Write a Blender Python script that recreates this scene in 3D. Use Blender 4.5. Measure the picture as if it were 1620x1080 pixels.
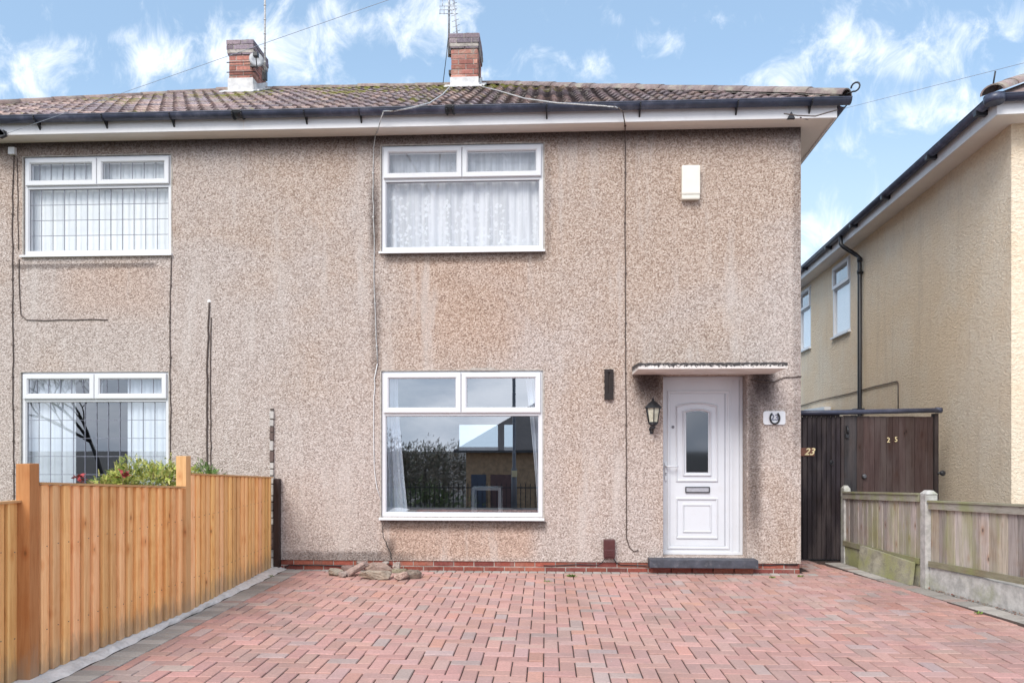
import bpy, bmesh, math, random
from mathutils import Vector, Matrix
random.seed(7)
for o in list(bpy.data.objects): bpy.data.objects.remove(o)
SC = bpy.context.scene
COL = SC.collection
R = math.radians

# ------------------------------------------------------------------ camera
FPX = 1150.0; HOR = 700.0; VPX = 865.0
PSI = math.atan((VPX-810)/FPX)
CAM = Vector((0, -8, 1.41))
FW = Vector((-math.sin(PSI), math.cos(PSI), 0)); RT = Vector((math.cos(PSI), math.sin(PSI), 0))
cd = bpy.data.cameras.new('camera'); cam = bpy.data.objects.new('camera', cd); COL.objects.link(cam)
cam.location = CAM; cam.rotation_euler = (R(90), 0, PSI)
cd.sensor_width = 36; cd.sensor_fit = 'HORIZONTAL'; cd.lens = 36*FPX/1620
cd.shift_y = (HOR-540)/1620; cd.clip_start = 0.05; cd.clip_end = 2000
SC.camera = cam

# ------------------------------------------------------------------ sun, sky, exposure
SUN_EL, SUN_AZ = 44, 204           # azimuth measured clockwise from +y: behind the viewer
sd = bpy.data.lights.new('sun', 'SUN'); sun = bpy.data.objects.new('sun', sd); COL.objects.link(sun)
sd.energy = 1.15; sd.angle = R(28); sd.color = (1, .95, .88)
_d = Vector((math.sin(R(SUN_AZ))*math.cos(R(SUN_EL)), math.cos(R(SUN_AZ))*math.cos(R(SUN_EL)), math.sin(R(SUN_EL))))
sun.rotation_euler = _d.to_track_quat('Z', 'Y').to_euler()
SC.view_settings.view_transform = 'Standard'; SC.view_settings.look = 'None'
SC.view_settings.exposure = 1.42; SC.view_settings.gamma = 1

class N:
    """small node-graph helper"""
    def __init__(s, tree): s.t = tree
    def n(s, kind, **kw):
        nd = s.t.nodes.new(kind)
        for k, v in kw.items(): setattr(nd, k, v)
        return nd
    def link(s, a, b): s.t.links.new(a, b)
    def put(s, sock, v):
        if hasattr(v, 'links'): s.t.links.new(v, sock)
        elif v is not None: sock.default_value = v
    def math(s, op, a, b=None, c=None, clamp=False):
        m = s.n('ShaderNodeMath', operation=op); m.use_clamp = clamp
        s.put(m.inputs[0], a); s.put(m.inputs[1], b); s.put(m.inputs[2], c); return m.outputs[0]
    def vmath(s, op, a, b=None):
        m = s.n('ShaderNodeVectorMath', operation=op); s.put(m.inputs[0], a); s.put(m.inputs[1], b); return m.outputs[0]
    def ramp(s, fac, stops, interp='LINEAR'):
        r = s.n('ShaderNodeValToRGB'); r.color_ramp.interpolation = interp
        e = r.color_ramp.elements
        while len(e) < len(stops): e.new(.5)
        for i, (p, c) in enumerate(stops):
            e[i].position = p; e[i].color = (c, c, c, 1) if isinstance(c, (int, float)) else (*c, 1)
        s.put(r.inputs[0], fac); return r.outputs[0]
    def mix(s, fac, a, b, mode='MIX'):
        m = s.n('ShaderNodeMix', data_type='RGBA', blend_type=mode)
        s.put(m.inputs[0], fac)
        for k, v in ((6, a), (7, b)):
            if isinstance(v, tuple) and len(v) == 3: v = (*v, 1)
            s.put(m.inputs[k], v)
        return m.outputs[2]
    def noise(s, vec, scale, detail=4, rough=.55, dist=0):
        t = s.n('ShaderNodeTexNoise'); s.put(t.inputs['Vector'], vec)
        t.inputs['Scale'].default_value = scale; t.inputs['Detail'].default_value = detail
        t.inputs['Roughness'].default_value = rough; t.inputs['Distortion'].default_value = dist; return t.outputs[0]
    def voro(s, vec, scale, feature='F1', out='Distance'):
        t = s.n('ShaderNodeTexVoronoi', feature=feature); s.put(t.inputs['Vector'], vec)
        t.inputs['Scale'].default_value = scale; return t.outputs[out]
    def maprange(s, v, a, b, c=0., d=1., smooth=True):
        m = s.n('ShaderNodeMapRange'); m.interpolation_type = 'SMOOTHSTEP' if smooth else 'LINEAR'
        s.put(m.inputs[0], v)
        for i, q in enumerate((a, b, c, d)): m.inputs[i+1].default_value = q
        return m.outputs[0]
    def scalev(s, vec, sc):
        m = s.n('ShaderNodeMapping'); s.put(m.inputs[0], vec); m.inputs['Scale'].default_value = sc; return m.outputs[0]

w = bpy.data.worlds.new('World'); SC.world = w; w.use_nodes = True
w.node_tree.nodes.clear(); g = N(w.node_tree)
tc = g.n('ShaderNodeTexCoord').outputs['Generated']
sx = g.n('ShaderNodeSeparateXYZ'); g.link(tc, sx.inputs[0])
sky = g.n('ShaderNodeTexSky', sky_type='NISHITA'); sky.sun_disc = False
sky.sun_elevation = R(SUN_EL); sky.sun_rotation = R(SUN_AZ); sky.dust_density = 2.0; sky.air_density = 1.0; sky.ozone_density = 3
SKY_K = .10
skyc = g.mix(1., sky.outputs[0], (1.0, 1.0, 1.0), 'MULTIPLY')
# clouds: tangent-plane coordinates of the sky direction in front of the viewer
ya = g.math('MAXIMUM', g.math('ABSOLUTE', sx.outputs[1]), .08)
u = g.math('DIVIDE', sx.outputs[0], ya); v = g.math('DIVIDE', sx.outputs[2], ya)
cb = g.n('ShaderNodeCombineXYZ'); g.link(u, cb.inputs[0]); g.link(v, cb.inputs[1])
def uv_of(px, py):
    d = FW + RT*((px-810)/FPX) + Vector((0, 0, (HOR-py)/FPX)); return d.x/d.y, d.z/d.y
blobs = [(100,70,60,20,.5),(20,90,40,50,.6),(200,60,40,30,.6),(500,20,60,30,.7),(380,20,60,25,.7),(1590,40,60,40,.5),(1440,110,40,25,.6),(980,30,30,15,.4),(50,120,75,60,.95),(250,100,95,50,.9),(430,70,140,80,.95),(590,40,110,45,.8),(700,30,80,60,.85),(640,150,90,30,.35),
         (1045,62,45,28,.9),(860,100,60,30,.5),(930,100,50,22,.5),(1360,80,150,45,.95),(1230,125,50,25,.7),(1490,30,70,40,.7),(1530,180,110,45,.9),
         (1600,110,60,50,.7),(1300,385,60,60,.9),(1310,235,60,30,.6),(1140,35,80,22,.4),(760,115,60,20,.5),(1450,5,60,30,.6),(60,20,90,30,.2)]
tot = None
for (px, py, rx, ry, a) in blobs:
    u0, v0 = uv_of(px, py)
    du = g.math('MULTIPLY', g.math('SUBTRACT', u, u0), FPX/rx*.93); dv = g.math('MULTIPLY', g.math('SUBTRACT', v, v0), FPX/ry*.98)
    d2 = g.math('ADD', g.math('MULTIPLY', du, du), g.math('MULTIPLY', dv, dv))
    e = g.math('MULTIPLY', g.math('EXPONENT', g.math('MULTIPLY', d2, -.9)), a)
    tot = e if tot is None else g.math('MAXIMUM', tot, e)
wv = g.noise(cb.outputs[0], 4, 3, .6)
rot = g.n('ShaderNodeMapping'); g.link(cb.outputs[0], rot.inputs[0]); rot.inputs['Rotation'].default_value = (0, 0, R(-24)); rot.inputs['Scale'].default_value = (1.5, 1.0, 1)
cn = g.noise(rot.outputs[0], 11, 10, .64, .6)
front = g.maprange(sx.outputs[1], 0, .1)
nrm = g.maprange(cn, .36, .62)
m1 = g.maprange(g.math('ADD', g.math('MULTIPLY', tot, .85), g.math('MULTIPLY', g.math('SUBTRACT', cn, .5), 2.6)), .22, 1.15)
m1 = g.math('MULTIPLY', m1, front)
hi = g.maprange(sx.outputs[2], .0, .5)
back = g.math('MULTIPLY', g.math('SUBTRACT', 1., front), g.maprange(g.noise(tc, 2.2, 6, .6), .3, .6, .55, .95))
skyf = g.mix(g.maprange(v, .1, .62, .80, .50), skyc, (2.25, 3.3, 4.35))   # pale veil of thin high cloud over the blue
skyf = g.mix(g.math('MULTIPLY', g.maprange(v, .55, .1), .65), skyf, (3.7, 4.5, 5.3))
c1 = g.mix(g.math('MULTIPLY', m1, .88), skyf, (5.3, 5.55, 5.9))
c2 = g.mix(back, c1, g.mix(g.maprange(g.noise(g.scalev(tc, (1, 1, 2.5)), 3.5, 6, .6), .35, .65), (3.6, 4.2, 5.2), (7.2, 7.5, 8.2)))
bg = g.n('ShaderNodeBackground'); g.link(c2, bg.inputs[0]); bg.inputs[1].default_value = SKY_K*.88
wo = g.n('ShaderNodeOutputWorld'); g.link(bg.outputs[0], wo.inputs[0])
w.cycles.sampling_method = 'AUTOMATIC'

# ------------------------------------------------------------------ placing helpers
def ray(px, py): return FW + RT*((px-810)/FPX) + Vector((0, 0, (HOR-py)/FPX))
def at(px, py, Y=0.0):
    d = ray(px, py); return CAM + d*((Y-CAM.y)/d.y)
def atz(px, py, z):
    d = ray(px, py); return CAM + d*((z-CAM.z)/d.z)
def atx(px, py, X):
    d = ray(px, py); return CAM + d*((X-CAM.x)/d.x)
def hit(px, py, p0, nrm):
    d = ray(px, py); return CAM + d*((p0-CAM).dot(nrm)/d.dot(nrm))

# ------------------------------------------------------------------ object helpers
def tag(o, label=None, cat=None, group=None, kind=None):
    if label: o['label'] = label
    if cat: o['category'] = cat
    if group: o['group'] = group
    if kind: o['kind'] = kind
    return o
def empty(name, loc, label, cat, group=None):
    o = bpy.data.objects.new(name, None); COL.objects.link(o); o.location = loc; o.empty_display_size = .2
    return tag(o, label, cat, group)
class MB:
    def __init__(s): s.v = []; s.f = []; s.c = []; s.sm = []
    def face(s, idx, col=None, smooth=False): s.f.append(tuple(idx)); s.c.append(col or (1, 1, 1)); s.sm.append(smooth)
    def add(s, verts, faces, col=None, smooth=False):
        b = len(s.v); s.v += [Vector(q) for q in verts]
        for f in faces: s.face([b+i for i in f], col, smooth)
        return s
    def box(s, x0, x1, y0, y1, z0, z1, col=None, M=None, bev=0.):
        x0, x1 = min(x0, x1), max(x0, x1); y0, y1 = min(y0, y1), max(y0, y1); z0, z1 = min(z0, z1), max(z0, z1)
        if bev > 0:
            bm = bmesh.new(); bmesh.ops.create_cube(bm, size=1)
            for q in bm.verts: q.co = Vector(((x0+x1)/2+q.co.x*(x1-x0), (y0+y1)/2+q.co.y*(y1-y0), (z0+z1)/2+q.co.z*(z1-z0)))
            bmesh.ops.bevel(bm, geom=bm.edges[:], offset=bev, segments=2, affect='EDGES', profile=.7)
            bm.verts.ensure_lookup_table()
            vs = [q.co.copy() for q in bm.verts]; fs = [[q.index for q in f.verts] for f in bm.faces]; bm.free()
        else:
            vs = [Vector(q) for q in ((x0,y0,z0),(x1,y0,z0),(x1,y1,z0),(x0,y1,z0),(x0,y0,z1),(x1,y0,z1),(x1,y1,z1),(x0,y1,z1))]
            fs = [(0,3,2,1),(4,5,6,7),(0,1,5,4),(1,2,6,5),(2,3,7,6),(3,0,4,7)]
        if M is not None: vs = [M @ q for q in vs]
        return s.add(vs, fs, col)
    def tube(s, pts, r, n=6, col=None, caps=True):
        pts = [Vector(p) for p in pts]; rs = r if isinstance(r, (list, tuple)) else [r]*len(pts)
        b = len(s.v); prev = None
        for i, p in enumerate(pts):
            t = (pts[min(i+1, len(pts)-1)]-pts[max(i-1, 0)]).normalized()
            if prev is None: a = t.orthogonal().normalized()
            else: a = (prev - t*prev.dot(t)).normalized()
            prev = a; c = t.cross(a)
            for k in range(n):
                an = 2*math.pi*k/n; s.v.append(p + (a*math.cos(an)+c*math.sin(an))*rs[i])
        for i in range(len(pts)-1):
            for k in range(n):
                s.face((b+i*n+k, b+i*n+(k+1)%n, b+(i+1)*n+(k+1)%n, b+(i+1)*n+k), col, True)
        if caps:
            s.face([b+k for k in range(n)][::-1], col); s.face([b+(len(pts)-1)*n+k for k in range(n)], col)
        return s
    def lathe(s, prof, c, n=16, col=None, axis='Z', smooth=True, phase=0., M=None):
        b = len(s.v)
        for (r, h) in prof:
            for k in range(n):
                a = 2*math.pi*k/n+phase; q = Vector((r*math.cos(a), r*math.sin(a), h))
                if axis == 'Y': q = Vector((q.x, h, q.y))
                if axis == 'X': q = Vector((h, q.x, q.y))
                if M is not None: q = M @ q
                s.v.append(q+Vector(c))
        for i in range(len(prof)-1):
            for k in range(n): s.face((b+i*n+k, b+i*n+(k+1)%n, b+(i+1)*n+(k+1)%n, b+(i+1)*n+k), col, smooth)
        s.face([b+k for k in range(n)][::-1], col); s.face([b+(len(prof)-1)*n+k for k in range(n)], col)
        return s
    def prism(s, poly, d, col=None):
        """poly: list of 3D points, extruded by vector d"""
        n = len(poly); d = Vector(d); b = len(s.v)
        s.v += [Vector(p) for p in poly] + [Vector(p)+d for p in poly]
        s.face([b+i for i in range(n)][::-1], col); s.face([b+n+i for i in range(n)], col)
        for i in range(n): s.face((b+i, b+(i+1)%n, b+n+(i+1)%n, b+n+i), col)
        return s
    def ring(s, x0, x1, z0, z1, prof, col=None, M=None):
        """mitred rectangular frame in the xz plane; prof = [(inset, y), ...]"""
        b = len(s.v)
        for (i, y) in prof:
            q = [Vector((x0+i, y, z0+i)), Vector((x1-i, y, z0+i)), Vector((x1-i, y, z1-i)), Vector((x0+i, y, z1-i))]
            if M is not None: q = [M @ p for p in q]
            s.v += q
        for j in range(len(prof)-1):
            for k in range(4): s.face((b+j*4+k, b+j*4+(k+1)%4, b+j*4+4+(k+1)%4, b+j*4+4+k), col)
        return s
    def build(s, name, mat, parent=None, root=None, recalc=True):
        root = root or parent
        while root is not None and root.parent is not None: root = root.parent
        if root is not None: off = Vector(root.location)
        else:
            xs = [q.x for q in s.v]; ys = [q.y for q in s.v]; zs = [q.z for q in s.v]
            off = Vector(((min(xs)+max(xs))/2, (min(ys)+max(ys))/2, min(zs)))
        me = bpy.data.meshes.new(name); me.from_pydata([q-off for q in s.v], [], s.f)
        me.materials.append(mat)
        at_ = me.color_attributes.new('col', 'FLOAT_COLOR', 'CORNER')
        cols = []
        for f, c in zip(s.f, s.c): cols += [c[0], c[1], c[2], 1.]*len(f)
        at_.data.foreach_set('color', cols)
        me.polygons.foreach_set('use_smooth', s.sm)
        if recalc:
            bm = bmesh.new(); bm.from_mesh(me); bmesh.ops.recalc_face_normals(bm, faces=bm.faces[:]); bm.to_mesh(me); bm.free()
        me.update()
        o = bpy.data.objects.new(name, me); COL.objects.link(o)
        if parent is not None: o.parent = parent
        else: o.location = off
        return o
def struct(name, mb, mat): return tag(mb.build(name, mat), kind='structure')

# ------------------------------------------------------------------ materials
def mat_new(name):
    m = bpy.data.materials.new(name); m.use_nodes = True; m.node_tree.nodes.clear(); k = N(m.node_tree)
    p = k.n('ShaderNodeBsdfPrincipled'); o = k.n('ShaderNodeOutputMaterial'); k.link(p.outputs[0], o.inputs[0])
    return m, k, p
def pos(k): return k.n('ShaderNodeNewGeometry').outputs['Position']
def bump(k, p, h, strength=.3, dist=.01):
    b = k.n('ShaderNodeBump'); b.inputs['Strength'].default_value = strength; b.inputs['Distance'].default_value = dist
    k.put(b.inputs['Height'], h); k.link(b.outputs[0], p.inputs['Normal']); return b
def rgb(*c): return c
def simple(name, col, rough=.5, var=.12, scale=8, metal=0., bmp=.0, bscale=60, dirt=None, dscale=3, dlo=.5, dhi=.75, spec=.5):
    m, k, p = mat_new(name); P = pos(k)
    n = k.noise(P, scale, 5, .6)
    lo = tuple(c*(1-var) for c in col); hi_ = tuple(min(1, c*(1+var)) for c in col)
    c = k.mix(k.maprange(n, .3, .7), lo, hi_)
    if dirt: c = k.mix(k.math('MULTIPLY', k.maprange(k.noise(P, dscale, 7, .7), dlo, dhi), dirt[3]), c, dirt[:3])
    k.put(p.inputs['Base Color'], c); p.inputs['Roughness'].default_value = rough; p.inputs['Metallic'].default_value = metal
    p.inputs['Specular IOR Level'].default_value = spec
    if bmp: bump(k, p, k.noise(P, bscale, 4, .6), bmp, .01)
    return m
def boxmask(k, X, Z, x0, x1, z0, z1, sx=.05, sz0=.05, sz1=.02):
    a = k.math('MULTIPLY', k.maprange(X, x0-sx, x0+sx), k.maprange(X, x1+sx, x1-sx))
    b = k.math('MULTIPLY', k.maprange(Z, z0-sz0, z0+sz0), k.maprange(Z, z1+sz1, z1-sz1))
    return k.math('MULTIPLY', a, b)

def pebbledash():
    m, k, p = mat_new('pebbledash'); P = pos(k)
    s = k.n('ShaderNodeSeparateXYZ'); k.link(P, s.inputs[0]); X, Z = s.outputs[0], s.outputs[2]
    n1 = k.noise(P, 58, 3, .75)
    vc = k.voro(P, 75, out='Color'); vd = k.voro(P, 75)
    vs = k.n('ShaderNodeSeparateColor'); k.link(vc, vs.inputs[0])
    t = k.math('ADD', k.math('MULTIPLY', n1, .72), k.math('MULTIPLY', vs.outputs[0], .28))
    warm = k.ramp(t, [(.28, (.17, .11, .082)), (.41, (.345, .243, .182)), (.54, (.51, .39, .312)), (.70, (.69, .585, .50))])
    grey = k.ramp(t, [(.27, (.20, .165, .145)), (.41, (.39, .325, .29)), (.54, (.53, .455, .415)), (.70, (.69, .62, .58))])
    big = k.noise(P, .62, 5, .6, .4)
    # warm ochre areas above and to the right, washed grey-pink lower down and to the left
    area = k.math('ADD', k.maprange(X, -3.5, 1.5, -.12, .06, False), k.maprange(Z, .0, 4.6, -.10, .13, False))
    area = k.math('SUBTRACT', area, k.math('MULTIPLY', k.maprange(X, 1.9, 2.7), .14))
    wm = k.maprange(k.math('ADD', big, area), .34, .70, .05, .85)
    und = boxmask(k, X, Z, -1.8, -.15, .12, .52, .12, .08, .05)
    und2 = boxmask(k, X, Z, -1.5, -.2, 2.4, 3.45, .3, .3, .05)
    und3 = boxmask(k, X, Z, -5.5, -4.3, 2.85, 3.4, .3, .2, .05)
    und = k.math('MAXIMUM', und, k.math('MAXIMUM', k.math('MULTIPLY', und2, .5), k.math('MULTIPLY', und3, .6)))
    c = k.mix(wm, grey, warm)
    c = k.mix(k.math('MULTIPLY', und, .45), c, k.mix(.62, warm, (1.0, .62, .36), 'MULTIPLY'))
    # rain washed paler streaks
    st = k.noise(k.scalev(P, (2.6, 1, .35)), 1.6, 5, .6)
    c = k.mix(k.math('MULTIPLY', k.maprange(st, .52, .70), .5), c, (.60, .54, .50))
    # dark algae stains: below the eaves, under sills, beside the door and next to the frames
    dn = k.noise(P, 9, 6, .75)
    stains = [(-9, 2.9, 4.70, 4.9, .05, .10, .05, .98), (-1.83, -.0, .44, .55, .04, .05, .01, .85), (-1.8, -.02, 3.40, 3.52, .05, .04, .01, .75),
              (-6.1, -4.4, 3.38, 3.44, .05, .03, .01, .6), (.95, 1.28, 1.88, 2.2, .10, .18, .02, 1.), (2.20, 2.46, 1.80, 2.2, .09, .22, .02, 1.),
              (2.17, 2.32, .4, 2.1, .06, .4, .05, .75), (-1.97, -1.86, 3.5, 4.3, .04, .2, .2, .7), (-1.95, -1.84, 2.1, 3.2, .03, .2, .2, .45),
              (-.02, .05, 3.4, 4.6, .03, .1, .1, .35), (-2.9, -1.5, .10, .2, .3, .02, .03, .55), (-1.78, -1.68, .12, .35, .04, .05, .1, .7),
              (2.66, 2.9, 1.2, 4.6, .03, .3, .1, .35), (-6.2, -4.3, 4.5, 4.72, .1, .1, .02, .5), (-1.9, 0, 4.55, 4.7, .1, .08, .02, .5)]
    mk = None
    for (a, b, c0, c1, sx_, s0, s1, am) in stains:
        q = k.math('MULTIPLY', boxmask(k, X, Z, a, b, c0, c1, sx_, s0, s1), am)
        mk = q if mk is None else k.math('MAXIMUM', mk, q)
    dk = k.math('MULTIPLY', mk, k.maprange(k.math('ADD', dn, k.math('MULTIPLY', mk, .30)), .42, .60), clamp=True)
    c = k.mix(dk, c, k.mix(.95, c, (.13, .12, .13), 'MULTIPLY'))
    # lime halo round some frames
    k.put(p.inputs['Base Color'], c); p.inputs['Roughness'].default_value = .92; p.inputs['Specular IOR Level'].default_value = .2
    h = k.math('SUBTRACT', n1, k.math('MULTIPLY', vd, .6))
    bump(k, p, h, .6, .018)
    return m

def attr_mat(name, rough=.8, nscale=30, namp=.25, bmp=.3, bscale=90, dirt=None, dscale=2.5, dlo=.45, dhi=.7):
    m, k, p = mat_new(name); P = pos(k)
    a = k.n('ShaderNodeAttribute'); a.attribute_name = 'col'
    n = k.noise(P, nscale, 5, .65)
    f = k.maprange(n, .25, .75, 1-namp, 1+namp, False)
    c = k.vmath('SCALE', a.outputs[0]); c.node.inputs['Scale'].default_value = 1; k.link(f, c.node.inputs['Scale'])
    if dirt: c = k.mix(k.math('MULTIPLY', k.maprange(k.noise(P, dscale, 7, .7), dlo, dhi), dirt[3]), c, dirt[:3])
    k.put(p.inputs['Base Color'], c); p.inputs['Roughness'].default_value = rough; p.inputs['Specular IOR Level'].default_value = .3
    if bmp: bump(k, p, k.noise(P, bscale, 4, .7), bmp, .008)
    return m

def wood_mat(name, along='z', knots=True, dark=(.20, .085, .03), stain=None, grainc=(.55, .35, .17), rough=.7, streak=.35, foot=0.):
    m, k, p = mat_new(name); P = pos(k)
    a = k.n('ShaderNodeAttribute'); a.attribute_name = 'col'
    sc = {'z': (1, 1, .06), 'y': (1, .06, 1), 'x': (.06, 1, 1)}[along]
    off = k.vmath('ADD', k.scalev(P, sc), k.vmath('MULTIPLY', a.outputs[0], (7., 7., 7.)))
    gr = k.noise(off, 55, 5, .6, .8)
    c = k.mix(k.math('MULTIPLY', k.maprange(gr, .38, .7), streak), a.outputs[0], grainc, 'MULTIPLY')
    bl = k.noise(P, 3.2, 5, .6)
    c = k.mix(k.math('MULTIPLY', k.maprange(bl, .45, .7), .3), c, (.80, .55, .32), 'MULTIPLY')
    if knots:
        vp = k.vmath('ADD', k.scalev(P, {'z': (1, 1, .55), 'y': (1, .55, 1), 'x': (.55, 1, 1)}[along]), k.vmath('MULTIPLY', a.outputs[0], (3., 3., 3.)))
        kn = k.voro(vp, 7.5)
        c = k.mix(k.math('MULTIPLY', k.maprange(kn, .26, .08), .45), c, (.72, .42, .24), 'MULTIPLY')
        c = k.mix(k.math('MULTIPLY', k.maprange(k.math('ADD', kn, k.math('MULTIPLY', gr, .04)), .125, .06), .8), c, dark)
    if stain:
        s = k.n('ShaderNodeSeparateXYZ'); k.link(P, s.inputs[0])
        c = k.mix(k.math('MULTIPLY', k.maprange(k.noise(k.scalev(P, (3, 3, .5)), 1.6, 5, .6), .45, .65), stain[3]), c, stain[:3])
    if foot:   # splashed mud and damp staining on the board ends
        s = k.n('ShaderNodeSeparateXYZ'); k.link(P, s.inputs[0])
        fm = k.maprange(k.math('ADD', s.outputs[2], k.math('MULTIPLY', k.noise(k.scalev(P, (12, 12, 3)), 1.5, 5, .65), -.42)), .02, -.16)
        c = k.mix(k.math('MULTIPLY', fm, foot), c, (.33, .25, .18))
    k.put(p.inputs['Base Color'], c); p.inputs['Roughness'].default_value = rough; p.inputs['Specular IOR Level'].default_value = .25
    bump(k, p, gr, .25, .004)
    return m

def glass_mat(name, refl=.36, rough=.0, tint=(.93, .96, 1)):
    m = bpy.data.materials.new(name); m.use_nodes = True; m.node_tree.nodes.clear(); k = N(m.node_tree)
    tr = k.n('ShaderNodeBsdfTransparent'); tr.inputs[0].default_value = (*tint, 1)
    gl = k.n('ShaderNodeBsdfGlossy'); gl.inputs['Roughness'].default_value = rough; gl.inputs[0].default_value = (.95, .97, 1, 1)
    lw = k.n('ShaderNodeLayerWeight'); lw.inputs[0].default_value = .5
    mx = k.n('ShaderNodeMixShader'); k.link(k.math('ADD', k.math('MULTIPLY', k.math('POWER', lw.outputs['Facing'], 4.), .6), refl, clamp=True), mx.inputs[0])
    k.link(tr.outputs[0], mx.inputs[1]); k.link(gl.outputs[0], mx.inputs[2])
    o = k.n('ShaderNodeOutputMaterial'); k.link(mx.outputs[0], o.inputs[0]); return m

def lace_mat():
    m = bpy.data.materials.new('lace_net'); m.use_nodes = True; m.node_tree.nodes.clear(); k = N(m.node_tree); P = pos(k)
    s = k.n('ShaderNodeSeparateXYZ'); k.link(P, s.inputs[0])
    df = k.n('ShaderNodeBsdfDiffuse'); df.inputs[0].default_value = (.92, .94, .97, 1)
    tl = k.n('ShaderNodeBsdfTranslucent'); tl.inputs[0].default_value = (.9, .93, .97, 1)
    ms = k.n('ShaderNodeMixShader'); ms.inputs[0].default_value = .3; k.link(df.outputs[0], ms.inputs[1]); k.link(tl.outputs[0], ms.inputs[2])
    tr = k.n('ShaderNodeBsdfTransparent')
    nz = k.n('ShaderNodeTexNoise'); k.put(nz.inputs['Vector'], P); nz.inputs['Scale'].default_value = 26; nz.inputs['Detail'].default_value = 4
    Pd = k.vmath('ADD', P, k.vmath('MULTIPLY', nz.outputs['Color'], (.07, .07, .07)))
    fl = k.voro(Pd, 19); cl = k.noise(P, 4.2, 3, .6)
    fm = k.math('MULTIPLY', k.maprange(fl, .5, .25), k.maprange(k.math('ADD', cl, k.maprange(s.outputs[2], 4.4, 3.5, -.12, .10, False)), .42, .56))
    st = k.noise(k.scalev(P, (1, 1, .04)), 16, 4, .6)
    al = k.math('ADD', k.math('MULTIPLY', fm, .42), k.maprange(st, .35, .65, .72, 1.0), clamp=True)
    mx = k.n('ShaderNodeMixShader'); k.link(al, mx.inputs[0]); k.link(tr.outputs[0], mx.inputs[1]); k.link(ms.outputs[0], mx.inputs[2])
    o = k.n('ShaderNodeOutputMaterial'); k.link(mx.outputs[0], o.inputs[0]); return m

def tile_mat():
    m, k, p = mat_new('roof_tile'); P = pos(k)
    s = k.n('ShaderNodeSeparateXYZ'); k.link(P, s.inputs[0])
    a = k.n('ShaderNodeAttribute'); a.attribute_name = 'col'
    n = k.noise(P, 22, 6, .7)
    c = k.mix(k.maprange(n, .35, .7), k.mix(1., a.outputs[0], (.55, .5, .52), 'MULTIPLY'), k.mix(1., a.outputs[0], (1.3, 1.25, 1.2), 'MULTIPLY'))
    li = k.noise(P, 9, 6, .75)
    c = k.mix(k.math('MULTIPLY', k.maprange(li, .53, .66), .75), c, (.42, .38, .33))
    mo = k.math('ADD', k.noise(P, 1.5, 4, .6), k.math('MULTIPLY', k.noise(P, 14, 4, .7), .45))
    hi_ = k.maprange(s.outputs[2], 5.2, 7.0, -.10, .09, False)
    mk = k.maprange(k.math('ADD', k.math('ADD', mo, hi_), k.maprange(s.outputs[0], -.2, 1.0, 0., -.3)), .74, .92)
    c = k.mix(k.math('MULTIPLY', mk, .85), c, (.22, .22, .04))
    k.put(p.inputs['Base Color'], c); p.inputs['Roughness'].default_value = .9; p.inputs['Specular IOR Level'].default_value = .25
    bump(k, p, n, .4, .01); return m

M_PEB = pebbledash()
M_PAV = attr_mat('block_paving', .85, 60, .16, .35, 150, (.23, .18, .165, .48), 1.25, .46, .72)
_k = N(M_PAV.node_tree); _p = [n for n in M_PAV.node_tree.nodes if n.type == 'BSDF_PRINCIPLED'][0]; _c = _p.inputs['Base Color'].links[0].from_socket; _P = pos(_k)
_w = _k.maprange(_k.noise(_k.scalev(_P, (1, .45, 1)), .9, 6, .65, .3), .50, .68)
_c2 = _k.mix(_k.math('MULTIPLY', _w, .5), _c, (.72, .69, .67), 'MULTIPLY')
_sp = _k.maprange(_k.noise(_P, 26, 3, .6), .70, .76)
_k.put(_p.inputs['Base Color'], _k.mix(_k.math('MULTIPLY', _sp, .5), _c2, (.56, .50, .46)))
M_BRICK = attr_mat('brick', .88, 45, .3, .5, 120, (.30, .24, .21, .35), 7, .5, .7)
M_CHBRICK = attr_mat('chimney_brick', .9, 30, .35, .6, 60, (.45, .44, .36, .5), 5, .5, .68)
M_STONE = attr_mat('rubble_stone', .95, 28, .45, 1.0, 45, (.15, .12, .10, .6), 14, .5, .65)
M_UPVC = simple('white_upvc', (.72, .73, .75), .30, .02, 3, dirt=(.50, .48, .44, .18), dscale=6)
M_DOORW = simple('white_door_upvc', (.66, .68, .715), .28, .02, 3, dirt=(.5, .48, .45, .18), dscale=5)
M_SOFFIT = simple('soffit_board', (.84, .79, .74), .45, .04, 2, dirt=(.55, .48, .42, .2), dscale=4)
M_FASCIA = simple('fascia_board', (.80, .79, .79), .4, .04, 2, dirt=(.45, .42, .40, .2), dscale=5)
M_GUTTER = simple('gutter_plastic', (.050, .058, .095), .35, .25, 6, dirt=(.20, .20, .25, .5), dscale=6)
M_BLACK = simple('black_plastic', (.018, .019, .024), .4, .2, 20)
M_IRON = simple('black_ironwork', (.020, .021, .025), .45, .3, 40, bmp=.2)
M_WIRE = simple('overhead_wire_grey', (.30, .34, .40), .6, .1, 30)
M_CABLE = simple('cable_dark', (.085, .06, .05), .7, .3, 30)
M_CABLEW = simple('cable_pale', (.50, .49, .48), .6, .25, 30)
M_MORTAR = simple('mortar', (.42, .38, .34), .95, .25, 25, bmp=.5)
M_LEAD = simple('lead_strip', (.19, .20, .25), .5, .1, 30)
M_RENDER = None
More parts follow.
